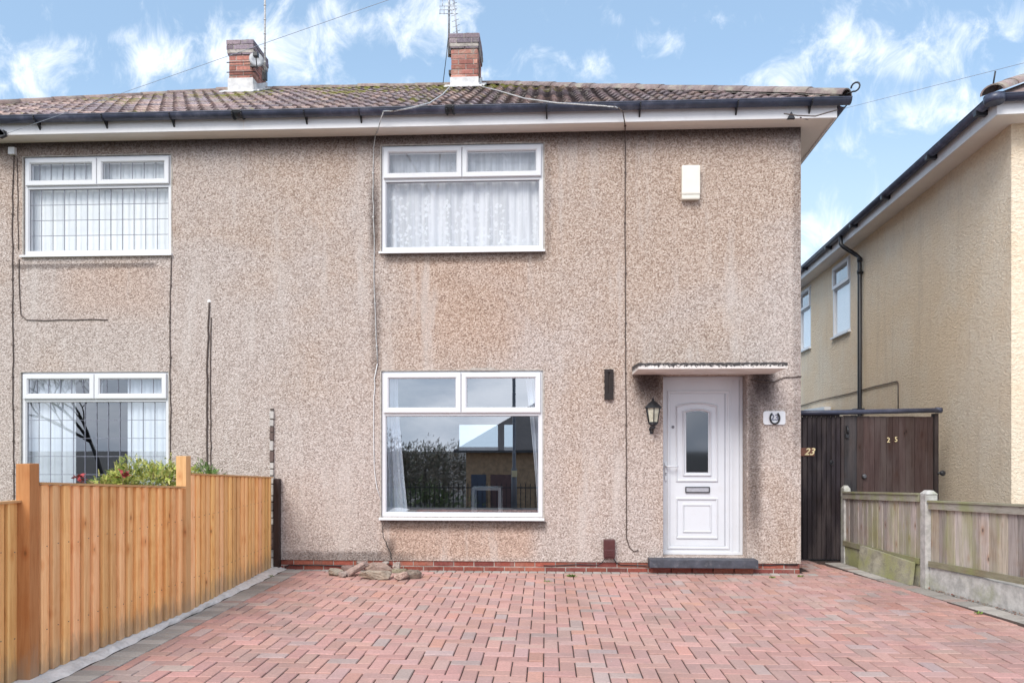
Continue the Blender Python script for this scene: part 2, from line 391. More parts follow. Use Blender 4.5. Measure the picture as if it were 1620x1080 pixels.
def render_mat():
    m, k, p = mat_new('cream_render'); P = pos(k)
    n = k.noise(k.scalev(P, (1, 1, 1.7)), 24, 5, .68, .6)
    big = k.noise(P, .9, 5, .6)
    c = k.mix(k.maprange(big, .35, .7), (.93, .755, .545), (.95, .83, .66))
    c = k.mix(k.math('MULTIPLY', k.maprange(n, .55, .35), .35), c, (.60, .43, .27))
    st = k.noise(k.scalev(P, (3.5, 3.5, .3)), 1.8, 5, .6)
    c = k.mix(k.math('MULTIPLY', k.maprange(st, .52, .72), .35), c, (.70, .56, .41))
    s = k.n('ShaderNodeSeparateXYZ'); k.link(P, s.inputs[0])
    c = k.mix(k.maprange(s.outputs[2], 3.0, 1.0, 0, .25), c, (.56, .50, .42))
    k.put(p.inputs['Base Color'], c); p.inputs['Roughness'].default_value = .9; p.inputs['Specular IOR Level'].default_value = .2
    bump(k, p, n, .8, .035); return m
M_RENDER = render_mat()
M_TILE = tile_mat()
M_HIP = attr_mat('hip_tile', .9, 25, .35, .5, 60, (.40, .38, .30, .6), 6, .48, .65)
M_FENCE = wood_mat('new_fence_timber', 'z', foot=.6)
M_OLDWOOD = wood_mat('weathered_timber', 'z', True, (.10, .08, .07), (.26, .28, .11, .55), (.45, .42, .42), .9, .6)
M_DARKWOOD = wood_mat('dark_stained_timber', 'z', True, (.012, .008, .007), (.13, .105, .10, .38), (.45, .38, .38), .65, .6)
M_CONC = simple('concrete', (.46, .45, .43), .95, .22, 14, bmp=.5, bscale=60, dirt=(.30, .31, .20, .7), dscale=3, dlo=.48, dhi=.7)
M_MOSSY = simple('mossy_concrete', (.33, .31, .24), .95, .3, 12, bmp=.6, bscale=50, dirt=(.27, .28, .10, .8), dscale=3.0, dlo=.40, dhi=.62)
M_HAUNCH = simple('mortar_haunch', (.66, .64, .62), .95, .18, 14, bmp=1., bscale=35, dirt=(.36, .34, .30, .6), dscale=7)
M_SLAB = simple('canopy_paint', (.78, .76, .74), .8, .08, 6, bmp=.2)
M_GLASS = glass_mat('window_glass', .42)
M_GLASSL = glass_mat('leaded_window_glass', .24)
M_GLASSU = glass_mat('upper_window_glass', .12, 0, (1, 1, 1))
M_DGLASS = glass_mat('door_glass', .20, .02, (.25, .27, .32))
M_LACE = lace_mat()
M_CURT = simple('curtain_cloth', (.84, .88, .93), .9, .06, 6)
M_BLIND = simple('blind_fabric', (.90, .93, .93), .85, .03, 5)
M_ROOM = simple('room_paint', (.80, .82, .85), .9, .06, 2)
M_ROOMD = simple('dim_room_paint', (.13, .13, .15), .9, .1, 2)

# ------------------------------------------------------------------ ground
gm = MB()
ys = [(-400, -3.5), (-60, -3.2), (-30, -2.0), (-16, -.75), (-9, -.12), (-7.2, -.06), (0, -.06), (12, -.06), (60, -.3), (400, -1)]
b = 0
for i in range(len(ys)-1):
    (y0, z0), (y1, z1) = ys[i], ys[i+1]
    gm.add([(-400, y0, z0), (400, y0, z0), (400, y1, z1), (-400, y1, z1)], [(0, 1, 2, 3)])
m_ground = simple('ground_asphalt', (.075, .075, .078), .95, .3, 20, bmp=.4, bscale=80, dirt=(.13, .12, .11, .5), dscale=.5)
struct('ground', gm, m_ground)
# neighbour gardens
m_soil = simple('garden_soil', (.16, .13, .09), .95, .3, 15, bmp=.6, bscale=40, dirt=(.08, .13, .03, .8), dscale=1.5, dlo=.42, dhi=.55)
gd = MB(); gd.box(-12, -3.06, -7, -.0, -.05, -.012); struct('garden_ground', gd, m_soil)
gd = MB(); gd.box(4.2, 12, -7, 1.2, -.052, -.014); struct('neighbour_drive', gd, simple('old_concrete_drive', (.34, .33, .31), .95, .2, 8, bmp=.4))

# fence lines
FX0 = Vector((-3.04, -.085, 0)); FX1 = atz(63, 1075, 0)
FXM = Vector((-2.93, -2.19, 0))
def fencex(y):
    a, b_ = (FX0, FXM) if y > FXM.y else (FXM, FX1)
    return a.x + (b_.x-a.x)*(y-a.y)/(b_.y-a.y)
RA = atz(1335, 889, 0); RB = atz(1466, 929, 0); RC = atz(1617, 971, 0); RD = RB + (RC-RB)*2.6
HX = at(1267, 600, 0).x         # right corner of the house
PX = at(437, 800, 0).x          # party line
XL = PX*2-HX                    # left corner
DEP = 7.2
GATE_Y = atz(1330, 887, 0).y

# herringbone driveway
def clip_poly(poly, p, n):
    out = []
    for i in range(len(poly)):
        a, b = poly[i], poly[(i+1) % len(poly)]; da = (a-p).dot(n); db = (b-p).dot(n)
        if da >= 0: out.append(a)
        if (da >= 0) != (db >= 0): out.append(a+(b-a)*(da/(da-db)))
    return out
def area2(poly):
    return abs(sum(poly[i].x*poly[(i+1)%len(poly)].y-poly[(i+1)%len(poly)].x*poly[i].y for i in range(len(poly))))/2
def add_paver(mb, poly, col, gap=.0038, bev=.005, dz=0.):
    if len(poly) < 3 or area2(poly) < .0012: return
    c = sum(poly, Vector((0, 0)))/len(poly)
    tx, ty = random.gauss(0, .009), random.gauss(0, .009)
    def inset(q, d):
        v = q-c; return Vector((c.x+v.x-math.copysign(min(d, abs(v.x)), v.x), c.y+v.y-math.copysign(min(d, abs(v.y)), v.y)))
    def zz(q, base): return base + (q.x-c.x)*tx + (q.y-c.y)*ty + dz
    n = len(poly); b = len(mb.v)
    lo = [inset(q, gap) for q in poly]; hi_ = [inset(q, gap+bev) for q in poly]
    mb.v += [Vector((q.x, q.y, -.035)) for q in lo] + [Vector((q.x, q.y, zz(q, -.0045))) for q in lo] + [Vector((q.x, q.y, zz(q, 0))) for q in hi_]
    for i in range(n):
        j = (i+1) % n
        mb.face((b+i, b+j, b+n+j, b+n+i), col); mb.face((b+n+i, b+n+j, b+2*n+j, b+2*n+i), col)
    mb.face([b+2*n+i for i in range(n)], col)
def red():
    r = random.random()
    if r < .60: base = (.475, .28, .245)
    elif r < .88: base = (.445, .285, .255)
    elif r < .95: base = (.42, .32, .295)
    else: base = (.49, .27, .22)
    f = random.uniform(.88, 1.12); return tuple(c*f*random.uniform(.97, 1.03) for c in base)
def grey():
    f = random.uniform(.75, 1.12); return (.40*f, .375*f, .345*f)
XB = -2.70
pv = MB(); V2 = lambda x, y: Vector((x, y))
Rdir = V2((RC-RB).x, (RC-RB).y).normalized(); Rn = V2(-Rdir.y, Rdir.x)
if Rn.x > 0: Rn = -Rn
Rdir0 = V2((RB-RA).x, (RB-RA).y).normalized(); Rn0 = V2(-Rdir0.y, Rdir0.x)
if Rn0.x > 0: Rn0 = -Rn0
RB2, RA2 = V2(RB.x, RB.y), V2(RA.x, RA.y)
HB = -.115
for i in range(-28, 80):
    for j in range(-80, 12):
        kk = (i+j) % 4
        x, y = i*.1-.02, j*.1
        if kk == 0: poly = [V2(x, y), V2(x+.2, y), V2(x+.2, y+.1), V2(x, y+.1)]
        elif kk == 2: poly = [V2(x, y), V2(x+.1, y), V2(x+.1, y+.2), V2(x, y+.2)]
        else: continue
        cx = sum(q.x for q in poly)/4
        poly = clip_poly(poly, V2(XB, 0), V2(1, 0))
        if not poly: continue
        lim = HB if cx < HX+.12 else GATE_Y+.12
        poly = clip_poly(poly, V2(0, lim), V2(0, -1))
        if poly: poly = clip_poly(poly, V2(0, -7.2), V2(0, 1))
        if poly: poly = clip_poly(poly, RB2+Rn*.24, Rn)
        if poly: poly = clip_poly(poly, RA2+Rn0*.24, Rn0)
        if poly: add_paver(pv, poly, red(), dz=random.gauss(0, .0018))
# left header course of grey blocks
y = HB
while y > -7.1:
    add_paver(pv, [V2(XB-.2, y-.1), V2(XB-.002, y-.1), V2(XB-.002, y), V2(XB-.2, y)], grey() if random.random() < .85 else (.40, .31, .28)); y -= .1
# wall course
x = XB-.2
while x < HX+.1:
    add_paver(pv, [V2(x, HB), V2(x+.1, HB), V2(x+.1, -.005), V2(x, -.005)], grey() if random.random() < .8 else (.42, .30, .27)); x += .1
# right border following the old fence
def border(A, B, nrm, d):
    L = (B-A).length; n = int(L/.1)
    for q in range(n):
        a = A + d*(q*.1)+nrm*.04; c = a + d*.1
        add_paver(pv, [a, c, c+nrm*.198, a+nrm*.198], grey() if random.random() < .9 else (.36, .28, .25))
border(RA2, RB2, Rn0, Rdir0); border(RB2, RB2+Rdir*5.2, Rn, Rdir)
struct('driveway', pv, M_PAV)
base = MB(); base.box(XB-.22, 4.6, -7.25, GATE_Y+.15, -.055, -.0085)
struct('paving_joint_sand', base, simple('joint_sand', (.06, .035, .03), 1, .4, 30, bmp=.5, dirt=(.06, .08, .03, .5), dscale=4))
ha = MB()
n = 60
for i in range(n):
    y0 = -.02-i*.12; y1 = y0-.12
    def hx(y): return XB-.2
    for (ya_, yb_) in ((y0, y1),):
        xa, xb = fencex(ya_)-.06, fencex(yb_)-.06
        r0 = .012+.008*math.sin(i*1.7); r1 = .012+.008*math.sin((i+1)*1.7)
        w0 = .012*math.sin(i*2.3); w1 = .012*math.sin((i+1)*2.3)
        ha.add([(xa, ya_, .03), (fencex(ya_)+.05, ya_, .026+r0*.5), (hx(ya_)+.004+w0, ya_, .003), (xb, yb_, .03), (fencex(yb_)+.05, yb_, .026+r1*.5), (hx(yb_)+.004+w1, yb_, .003)],
               [(0, 3, 4, 1), (1, 4, 5, 2)], None, True)
struct('concrete_haunch', ha, M_HAUNCH)

# ------------------------------------------------------------------ MAIN HOUSE
house = empty('semi_detached_house', ((XL+HX)/2, 0, 0), 'brown pebbledashed pair of semi-detached houses with white windows, white door and tiled hipped roof', 'house')
ZE = 4.82; ZP = at(860, 888, 0).z
def rectpx(x0, y0, x1, y1, Y=0.):
    a = at(x0, y0, Y); b_ = at(x1, y1, Y); return (a.x, b_.x, b_.z, a.z)
# openings: name -> x0,x1,z0,z1 (outer frame)
W_MU = (at(603, 300).x, at(860, 300).x, at(732, 396).z, at(732, 228).z)
W_ML = (at(603, 700).x, at(859, 700).x, at(732, 818).z, at(732, 586).z)
W_LU = (at(37, 300).x, at(271, 300).x, at(155, 402).z, at(155, 246).z)
W_LL = (at(33, 640).x, at(267, 640).x, W_ML[2], at(150, 588).z)
D_OP = (at(1049, 700).x, at(1181.5, 700).x, .165, 2.145)
CW = -.0     # facade plane
REV = .07
def holes_wall(mb, x0, x1, z0, z1, holes, y, depths, flip=False):
    xs = sorted({x0, x1, *[h[0] for h in holes], *[h[1] for h in holes]}); zs = sorted({z0, z1, *[max(z0, h[2]) for h in holes], *[h[3] for h in holes]})
    for i in range(len(xs)-1):
        for j in range(len(zs)-1):
            cx, cz = (xs[i]+xs[i+1])/2, (zs[j]+zs[j+1])/2
            if any(h[0] < cx < h[1] and h[2] < cz < h[3] for h in holes): continue
            mb.add([(xs[i], y, zs[j]), (xs[i+1], y, zs[j]), (xs[i+1], y, zs[j+1]), (xs[i], y, zs[j+1])], [(0, 1, 2, 3)])
    for h, d in zip(holes, depths):
        a, b_, c, e = h; c = max(c, z0)
        q = [(a, y, c), (b_, y, c), (b_, y, e), (a, y, e), (a, y+d, c), (b_, y+d, c), (b_, y+d, e), (a, y+d, e)]
        mb.add(q, [(0, 4, 5, 1), (1, 5, 6, 2), (2, 6, 7, 3), (3, 7, 4, 0)])
wall = MB()
holes_wall(wall, XL, HX, ZP, ZE, [W_MU, W_ML, W_LU, W_LL, D_OP], 0, [.12, .12, .12, .12, .26])
SKW = math.tan(math.atan((930-VPX)/FPX))      # side walls splay slightly
wall.add([(HX, 0, ZP), (HX+SKW*DEP, DEP, ZP), (HX+SKW*DEP, DEP, ZE), (HX, 0, ZE)], [(0, 1, 2, 3)])
wall.add([(XL, 0, ZP), (XL, DEP, ZP), (XL, DEP, ZE), (XL, 0, ZE)], [(0, 3, 2, 1)])
wall.add([(XL, 0, ZP), (HX, 0, ZP), (HX, .06, ZP), (XL, .06, ZP)], [(0, 3, 2, 1)])
RWIN = rectpx(723, 668, 815, 716, DEP)
tmp = MB(); holes_wall(tmp, XL, HX+SKW*DEP, ZP, ZE, [RWIN], DEP, [.02])
wall.add(tmp.v, tmp.f)
wall.build('pebbledash_wall', M_PEB, house, recalc=False)

# brick plinth
def bricks(mb, x0, x1, y, z0, courses, cw=.225, ch=.0725, d=.05, tones=((.30, .085, .06), (.26, .07, .052), (.33, .11, .075), (.21, .062, .052)), mort=.010, start=0, skip=()):
    for c in range(courses):
        x = x0 - (cw/2 if (c+start) % 2 else 0)
        while x < x1:
            a, b_ = max(x, x0)+mort/2, min(x+cw, x1)-mort/2
            if b_-a > .02 and not any(s0 < (a+b_)/2 < s1 and c >= cc for s0, s1, cc in skip):
                t = random.choice(tones); f = random.uniform(.8, 1.2)
                mb.box(a, b_, y+random.uniform(-.002, .002), y+d, z0+c*ch+mort/2, z0+(c+1)*ch-mort/2, tuple(q*f for q in t), bev=.003)
            x += cw
pl = MB(); bricks(pl, XL, HX-.005, .012, -.02, 2, .225, (ZP+.02)/2)
plo = pl.build('brick_plinth', M_BRICK, house)
mo = MB(); mo.box(XL+.01, HX-.012, .017, .055, -.05, ZP-.001)
sd_ = MB()
mo.build('mortar', M_MORTAR, plo)
ps = MB(); ps.box(HX-.06, HX-.002, .056, DEP, -.05, ZP-.001); ps.build('side_plinth', simple('side_brick', (.34, .12, .08), .9, .3, 9), house)

# windows
def prof_frame(yf, w, yb): return [(0, yb), (0, yf+.004), (.004, yf), (w-.014, yf), (w, yf+.016), (w, yb)]
def window(name, rect, frac, glass, lead=None, label=None, mull=.5):
    x0, x1, z0, z1 = rect
    root = MB(); yf = .018; zt = z1-(z1-z0)*frac; xm = x0+(x1-x0)*mull
    root.ring(x0+.002, x1-.002, z0+.002, z1-.002, prof_frame(yf, .05, .085))
    root.box(x0+.04, x1-.04, yf+.001, .085, zt-.03, zt+.012, bev=.004)
    root.box(xm-.016, xm+.016, yf+.002, .085, zt+.01, z1-.045, bev=.004)
    fr = root.build('window', M_UPVC, house)
    if label: fr['label'] = label
    gl = MB(); sash = []
    for (a, b_) in ((x0+.028, xm-.004), (xm+.004, x1-.028)):
        sb = MB(); sb.ring(a, b_, zt+.004, z1-.026, [(0, .03), (0, -.006), (.006, -.010), (.046, -.010), (.060, .006), (.060, .05)])
        # rubber gasket line
        sb.build('opening_sash', M_UPVC, fr)
        gl.add([(a+.058, .012, zt+.06), (b_-.058, .012, zt+.06), (b_-.058, .012, z1-.082), (a+.058, .012, z1-.082)], [(0, 1, 2, 3)])
        sash.append((a+.06, b_-.06, zt+.062, z1-.084))
    gl.add([(x0+.048, .045, z0+.048), (x1-.048, .045, z0+.048), (x1-.048, .045, zt-.028), (x0+.048, .045, zt-.028)], [(0, 1, 2, 3)])
    gl.build('glass', glass, fr, recalc=False)
    ga = MB()
    for (a, b_, c, d) in sash: ga.ring(a-.003, b_+.003, c-.003, d+.003, [(0, .011), (0, .005), (.005, .005), (.005, .011)])
    ga.ring(x0+.048, x1-.048, z0+.048, zt-.029, [(0, .044), (0, .034), (.006, .034), (.006, .044)])
    ga.build('gasket', M_LEAD, fr)
    sl = MB(); sl.prism([(x0-.02, .05, z0+.004), (x0-.02, -.035, z0-.008), (x0-.02, -.037, z0-.030), (x0-.02, .05, z0-.026)], (x1-x0+.035, 0, 0))
    sl.build('sill', M_UPVC, fr)
    if lead:
        nc, nr = lead; ld = MB(); wpx = (x1-x0-.096)/nc
        for i in range(1, nc):
            xx = x0+.048+wpx*i; ld.box(xx-.0035, xx+.0035, .039, .0435, z0+.05, zt-.03)
        hh = (zt-.03-z0-.05)/nr
        for j in range(1, nr): ld.box(x0+.05, x1-.05, .0385, .0432, z0+.05+hh*j-.003, z0+.05+hh*j+.003)
        for (a, b_, c, d) in sash:
            i = 0; xx = x0+.048
            while xx < b_-.01:
                if xx > a+.02: ld.box(xx-.0035, xx+.0035, .006, .0105, c, d)
                xx += wpx
        ld.build('leading', M_LEAD, fr)
    return fr, zt
wMU, ztMU = window('w', W_MU, .315, M_GLASSU, label='upstairs window with lace net curtains')
wML, ztML = window('w', W_ML, .29, M_GLASS, label='large downstairs window with pulled back curtains', mull=.497)
wLU, ztLU = window('w', W_LU, .30, M_GLASSU, (12, 4), 'leaded upstairs window with closed vertical blinds')
wLL, ztLL = window('w', W_LL, .19, M_GLASSL, (12, 6), 'leaded downstairs window with half open vertical blinds')
# mortar fillet above the lower window (a patched piece)
pt = MB(); a = at(742, 580).x; b_ = at(790, 580).x; pt.prism([(a, .0, W_ML[3]-.002), (a+.03, 0, W_ML[3]+.03), (b_-.06, 0, W_ML[3]+.026), (b_, 0, W_ML[3]-.002)], (0, -.012, 0))
pt.build('mortar_patch', M_MORTAR, house)
for W_ in (W_MU, W_ML, W_LU, W_LL):
    se = MB()
    for (a, b_, zz) in ((W_[0], W_[1], W_[3]),):
        x = a
        while x < b_:
            l = random.uniform(.08, .2); se.box(x, min(x+l, b_), -.004, .016, zz-.002, zz+random.uniform(.004, .012)); x += l
    for xx, sg in ((W_[0], -1), (W_[1], 1)):
        z = W_[2]
        while z < W_[3]:
            l = random.uniform(.08, .2); se.box(xx-.002*sg, xx+sg*random.uniform(.008, .018), -.004, .016, z, min(z+l, W_[3])); z += l
    se.build('mortar_fillet', M_MORTAR, house)

# rooms seen through the glass
def room(rect, y0, y1, z0, z1, mat, hole=None, mb_name='room_lining'):
    x0, x1 = rect; m = MB()
    m.add([(x0, y0, z0), (x1, y0, z0), (x1, y1, z0), (x0, y1, z0)], [(0, 1, 2, 3)])
    m.add([(x0, y0, z1), (x1, y0, z1), (x1, y1, z1), (x0, y1, z1)], [(0, 3, 2, 1)])
    m.add([(x0, y0, z0), (x0, y1, z0), (x0, y1, z1), (x0, y0, z1)], [(0, 1, 2, 3)])
    m.add([(x1, y0, z0), (x1, y1, z0), (x1, y1, z1), (x1, y0, z1)], [(0, 3, 2, 1)])
    if hole: t = MB(); holes_wall(t, x0, x1, z0, z1, [hole], y1, [.05]); m.add(t.v, t.f)
    else: m.add([(x0, y1, z0), (x1, y1, z0), (x1, y1, z1), (x0, y1, z1)], [(0, 1, 2, 3)])
    return m.build(mb_name, mat, house, recalc=False)
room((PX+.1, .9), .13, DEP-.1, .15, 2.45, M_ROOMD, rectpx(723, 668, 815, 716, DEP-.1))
room((PX+.1, HX-.1), .13, 4, 2.5, 4.80, M_ROOM)
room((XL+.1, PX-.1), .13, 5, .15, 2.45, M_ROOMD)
room((XL+.1, PX-.1), .13, 4, 2.5, 4.80, M_ROOM)
# back window frame in the far wall of the lounge
rw = rectpx(723, 668, 815, 716, DEP-.1)
bw = MB(); bw.ring(rw[0], rw[1], rw[2], rw[3], [(0, DEP-.1), (0, DEP-.16), (.05, DEP-.16), (.05, DEP-.1)])
xm = rw[0]+(rw[1]-rw[0])*.74; bw.box(xm-.04, xm+.09, DEP-.159, DEP-.1, rw[2]+.04, rw[3]-.04)
bw.build('window', M_UPVC, house)['label'] = 'rear window seen through the lounge'
# curtains
def cloth(xf0, xf1, z0, z1, yc, amp, folds, nx=60, nz=14):
    """xf0/xf1: functions of t (0 bottom .. 1 top) giving the two edges"""
    m = MB(); ph = random.random()*6
    for j in range(nz+1):
        t = j/nz; a, b_ = xf0(t), xf1(t)
        for i in range(nx+1):
            u_ = i/nx; yy = yc + amp*(.4+.6*(1-t))*math.sin(u_*folds*6.283+ph+.6*math.sin(t*3+u_*4)) + amp*.4*math.sin(u_*folds*2.3*6.283+t*2)
            m.v.append(Vector((a+(b_-a)*u_, yy, z0+(z1-z0)*t)))
    for j in range(nz):
        for i in range(nx):
            q = j*(nx+1)+i; m.face((q, q+1, q+nx+2, q+nx+1), None, True)
    return m
x0, x1, z0, z1 = W_ML
l0, l1, l2 = at(606, 700, .2).x, at(630, 700, .2).x, at(648, 700, .2).x
c = cloth(lambda t: l0, lambda t: l2+(l1-l2)*min(1, t*1.25)**.8, z0-.1, z1+.02, .2, .022, 4).build('curtain', M_CURT, None)
tag(c, 'pale blue curtain hanging at the left inside the downstairs lounge window', 'curtain', 'curtains of the lounge window')
r0, r1, r2 = at(858, 700, .2).x, at(830, 700, .2).x, at(851, 700, .2).x
c = cloth(lambda t: r2+(r1-r2)*min(1, t*1.0)**1.4, lambda t: r0, z0-.1, z1+.02, .2, .02, 3).build('curtain', M_CURT, None)
tag(c, 'pale blue curtain swept back at the right inside the downstairs lounge window', 'curtain', 'curtains of the lounge window')
x0, x1, z0, z1 = W_MU
c = cloth(lambda t: x0-.02, lambda t: x1+.02, z0-.05, z1+.02, .135, .018, 9, 220, 24).build('net_curtain', M_LACE, None)
tag(c, 'white lace net curtain with flower pattern behind the upstairs window', 'net curtain')
# vertical blinds
def blinds(x0, x1, z0, z1, label, gaps=()):
    root = empty('vertical_blind', ((x0+x1)/2, .14, z0), label, 'blind')
    hb = MB(); hb.box(x0, x1, .122, .155, z1-.02, z1+.02); hb.build('head_rail', M_UPVC, root)
    n = int((x1-x0)/.07)
    sl = MB()
    for i in range(n+1):
        x = x0+(x1-x0)*i/n
        if any(a < x < b_ for a, b_ in gaps): continue
        an = R(20+random.uniform(-4, 4)); dx, dy = .042*math.cos(an), .042*math.sin(an)
        sl.prism([(x-dx, .135-dy, z0), (x, .130, z0), (x+dx, .135+dy, z0), (x+dx, .136+dy, z0), (x, .131, z0), (x-dx, .136-dy, z0)], (0, 0, z1-z0))
    sl.build('slats', M_BLIND, root)
    return root
blinds(W_LU[0]+.01, W_LU[1]-.01, W_LU[2]-.03, W_LU[3], 'closed pale vertical blind behind the leaded upstairs window')
blinds(W_LL[0]+.01, W_LL[1]-.01, W_LL[2]-.03, W_LL[3], 'pale vertical blind drawn open in the middle behind the leaded downstairs window', [(at(122, 600, .17).x, at(205, 600, .17).x)])
# white side table inside the lounge
ty = 1.6; ta = at(746, 771, ty); tb = at(793, 771, ty)
tr_ = empty('side_table', ((ta.x+tb.x)/2, ty, .16), 'small white table standing inside the lounge behind the downstairs window', 'table')
q = MB(); q.box(ta.x, tb.x, ty, ty+.35, ta.z-.035, ta.z, bev=.004); q.build('table_top', M_UPVC, tr_)
for xx in (ta.x+.02, tb.x-.02):
    for yy in (ty+.025, ty+.325):
        q = MB(); q.box(xx-.02, xx+.02, yy-.02, yy+.02, .16, ta.z-.036); q.build('leg', M_UPVC, tr_)

# eaves
OV = .22; yF = -OV
def skx(y): return SKW*y
xr = HX+.27; xl = XL-.22
so = MB()
so.prism([(xl, yF, ZE), (xr, yF, ZE), (xr+skx(DEP+OV), DEP+OV, ZE), (xl, DEP+OV, ZE)], (0, 0, .012))
so.build('soffit', M_SOFFIT, house)
fa = MB()
fa.box(xl, xr+.02, yF-.022, yF, ZE-.012, ZE+.135, bev=.004)
fa.prism([(xr, yF+.001, ZE-.012), (xr+.022, yF+.001, ZE-.012), (xr+.022+skx(DEP), DEP+OV, ZE-.012), (xr+skx(DEP), DEP+OV, ZE-.012)], (0, 0, .147))
fa.box(xl-.022, xl, yF, DEP+OV, ZE-.012, ZE+.135)
fao = fa.build('fascia', M_FASCIA, house)
for px in (387, 989):
    jn = MB(); x = at(px, 195, yF).x; jn.box(x-.004, x+.004, yF-.0245, yF-.022, ZE-.01, ZE+.13); jn.build('joint_trim', M_SOFFIT, fao)
def gutter(mb, p0, p1, outv, rad=.056, th=.004):
    """half-round gutter channel from p0 to p1; p = top back edge; outv = outward unit vector"""
    p0, p1, outv = Vector(p0), Vector(p1), Vector(outv); n = 12; b = len(mb.v); Z = Vector((0, 0, 1))
    pr = []
    for r_ in (rad, rad-th):
        seq = [(rad + r_*math.cos(math.pi*k/n), -r_*math.sin(math.pi*k/n)*1.0) for k in range(n+1)]
        if r_ == rad: seq = [(2*rad+.006, .006), (2*rad+.006, -.004)] + seq
        pr += seq if r_ == rad else seq[::-1]
    for P_ in (p0, p1):
        for (o_, h_) in pr: mb.v.append(P_+outv*o_+Z*h_)
    m_ = len(pr)
    for k in range(m_): mb.face((b+k, b+(k+1) % m_, b+m_+(k+1) % m_, b+m_+k), None, 2 < k < 2+n)
    mb.face([b+k for k in range(m_)]); mb.face([b+m_+k for k in range(m_)])
GZ = ZE+.148
gu = MB(); gutter(gu, (xl-.1, yF-.024, GZ), (xr+.13, yF-.024, GZ), (0, -1, 0))
gutter(gu, (xr+.024, yF-.03, GZ), (xr+.024+skx(DEP), DEP+OV, GZ), (1, 0, 0))
guo = gu.build('gutter', M_GUTTER, house)
for px in (56, 163, 270, 482, 569, 865, 1013, 1167, 1284):
    x = at(px, 190, yF-.1).x; q = MB()
    for k in range(8):
        a0, a1 = math.pi*k/8, math.pi*(k+1)/8
        c0 = (yF-.080-.0605*math.cos(a0), GZ-.0605*math.sin(a0)); c1 = (yF-.080-.0605*math.cos(a1), GZ-.0605*math.sin(a1))
        q.tube([(x, c0[0], c0[1]), (x, c1[0], c1[1])], .007, 5)
    q.prism([(x-.008, yF-.023, GZ-.03), (x-.008, yF-.075, GZ-.058), (x-.008, yF-.023, GZ-.115)], (.016, 0, 0))
    q.build('bracket', M_BLACK, guo)
for px in (376, 712):
    x = at(px, 190, yF-.1).x; q = MB()
    for dx in ((-.05, .05) if px == 376 else (-.035, .035)):
        for k in range(8):
            a0, a1 = math.pi*k/8, math.pi*(k+1)/8
            q.tube([(x+dx, yF-.080-.062*math.cos(a0), GZ-.062*math.sin(a0)), (x+dx, yF-.080-.062*math.cos(a1), GZ-.062*math.sin(a1))], .010, 5)
    gutter(q, (x-.05, yF-.0245, GZ+.001), (x+.05, yF-.0245, GZ+.001), (0, -1, 0), .0595)
    q.build('union_clip', M_BLACK, guo)

# roof ---------------------------------------------------------------
RZ0 = ZE+.155; RY0 = yF-.06; RUN = 3.5-RY0; PITCH = (7.06-RZ0)/RUN; YR = RY0+RUN
RXL, RXR = XL-.27, HX+.34
SL = math.sqrt(1+PITCH*PITCH); nup = Vector((0, -PITCH, 1))/SL; PER = .152
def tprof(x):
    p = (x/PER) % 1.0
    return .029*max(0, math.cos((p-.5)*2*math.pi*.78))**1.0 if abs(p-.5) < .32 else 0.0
roof_tiles = MB(); ncs = 13; step = .019
nx_ = int((RXR-RXL)/step)
for ci in range(ncs):
    r0_ = RUN*ci/ncs; r1_ = RUN*(ci+1)/ncs+.02; lift = .024
    rows = [(r0_, -.004), (r0_, lift), (r1_, .0)]
    xa, xb = RXL+r0_, RXR-r0_
    i0, i1 = int((xa-RXL)/step)-1, int((xb-RXL)/step)+2
    b = len(roof_tiles.v); cnt = i1-i0+1
    for (r_, hh) in rows:
        lo_, hi2 = RXL+r_*1.0, RXR-r_*1.0
        for i in range(i0, i1+1):
            x = min(max(RXL+i*step, lo_), hi2); ht = hh+tprof(RXL+i*step)+.004*math.sin(x*1.7+ci)
            roof_tiles.v.append(Vector((x, RY0+r_, RZ0+r_*PITCH))+nup*ht)
    tc_ = {}
    for i in range(cnt-1):
        xx = RXL+(i0+i)*step; key = int((xx+ (ci%2)*.152)/.304)
        if key not in tc_:
            f = random.uniform(.75, 1.25); tc_[key] = random.choice([(.17*f, .14*f, .145*f), (.19*f, .15*f, .145*f), (.16*f, .14*f, .15*f), (.24*f, .185*f, .165*f)])
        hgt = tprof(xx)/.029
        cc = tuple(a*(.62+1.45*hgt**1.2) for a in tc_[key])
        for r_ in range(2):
            q = b+r_*cnt+i; roof_tiles.face((q, q+1, q+cnt+1, q+cnt), tuple(a*(.75 if r_ == 0 else 1) for a in cc) if r_ == 0 else cc, r_ == 1)  # front lip row toned down: shade at the tile edge painted in
for ci in range(0): pass
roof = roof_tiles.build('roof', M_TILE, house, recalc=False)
YB = DEP+OV+.06
un = MB()
ridge_z = RZ0+RUN*PITCH; A, B = (RXL+RUN, YR, ridge_z-.01), (RXR-RUN, YR, ridge_z-.01)
un.add([(RXR, RY0, RZ0-.01), (RXR+.4, YB, RZ0-.01), B], [(0, 1, 2)]); un.add([(RXL, RY0, RZ0-.01), (RXL, YB, RZ0-.01), A], [(0, 2, 1)])
un.add([(RXL, YB, RZ0-.01), (RXR+.4, YB, RZ0-.01), B, A], [(0, 1, 2, 3)])
un.add([(RXL, RY0, RZ0-.01), (RXR, RY0, RZ0-.01), (B[0], B[1], B[2]-.02), (A[0], A[1], A[2]-.02)], [(0, 1, 2, 3)], (.1, .08, .08))
un.build('rear_slope', simple('plain_roof', (.13, .10, .095), .9, .2, 6), roof)
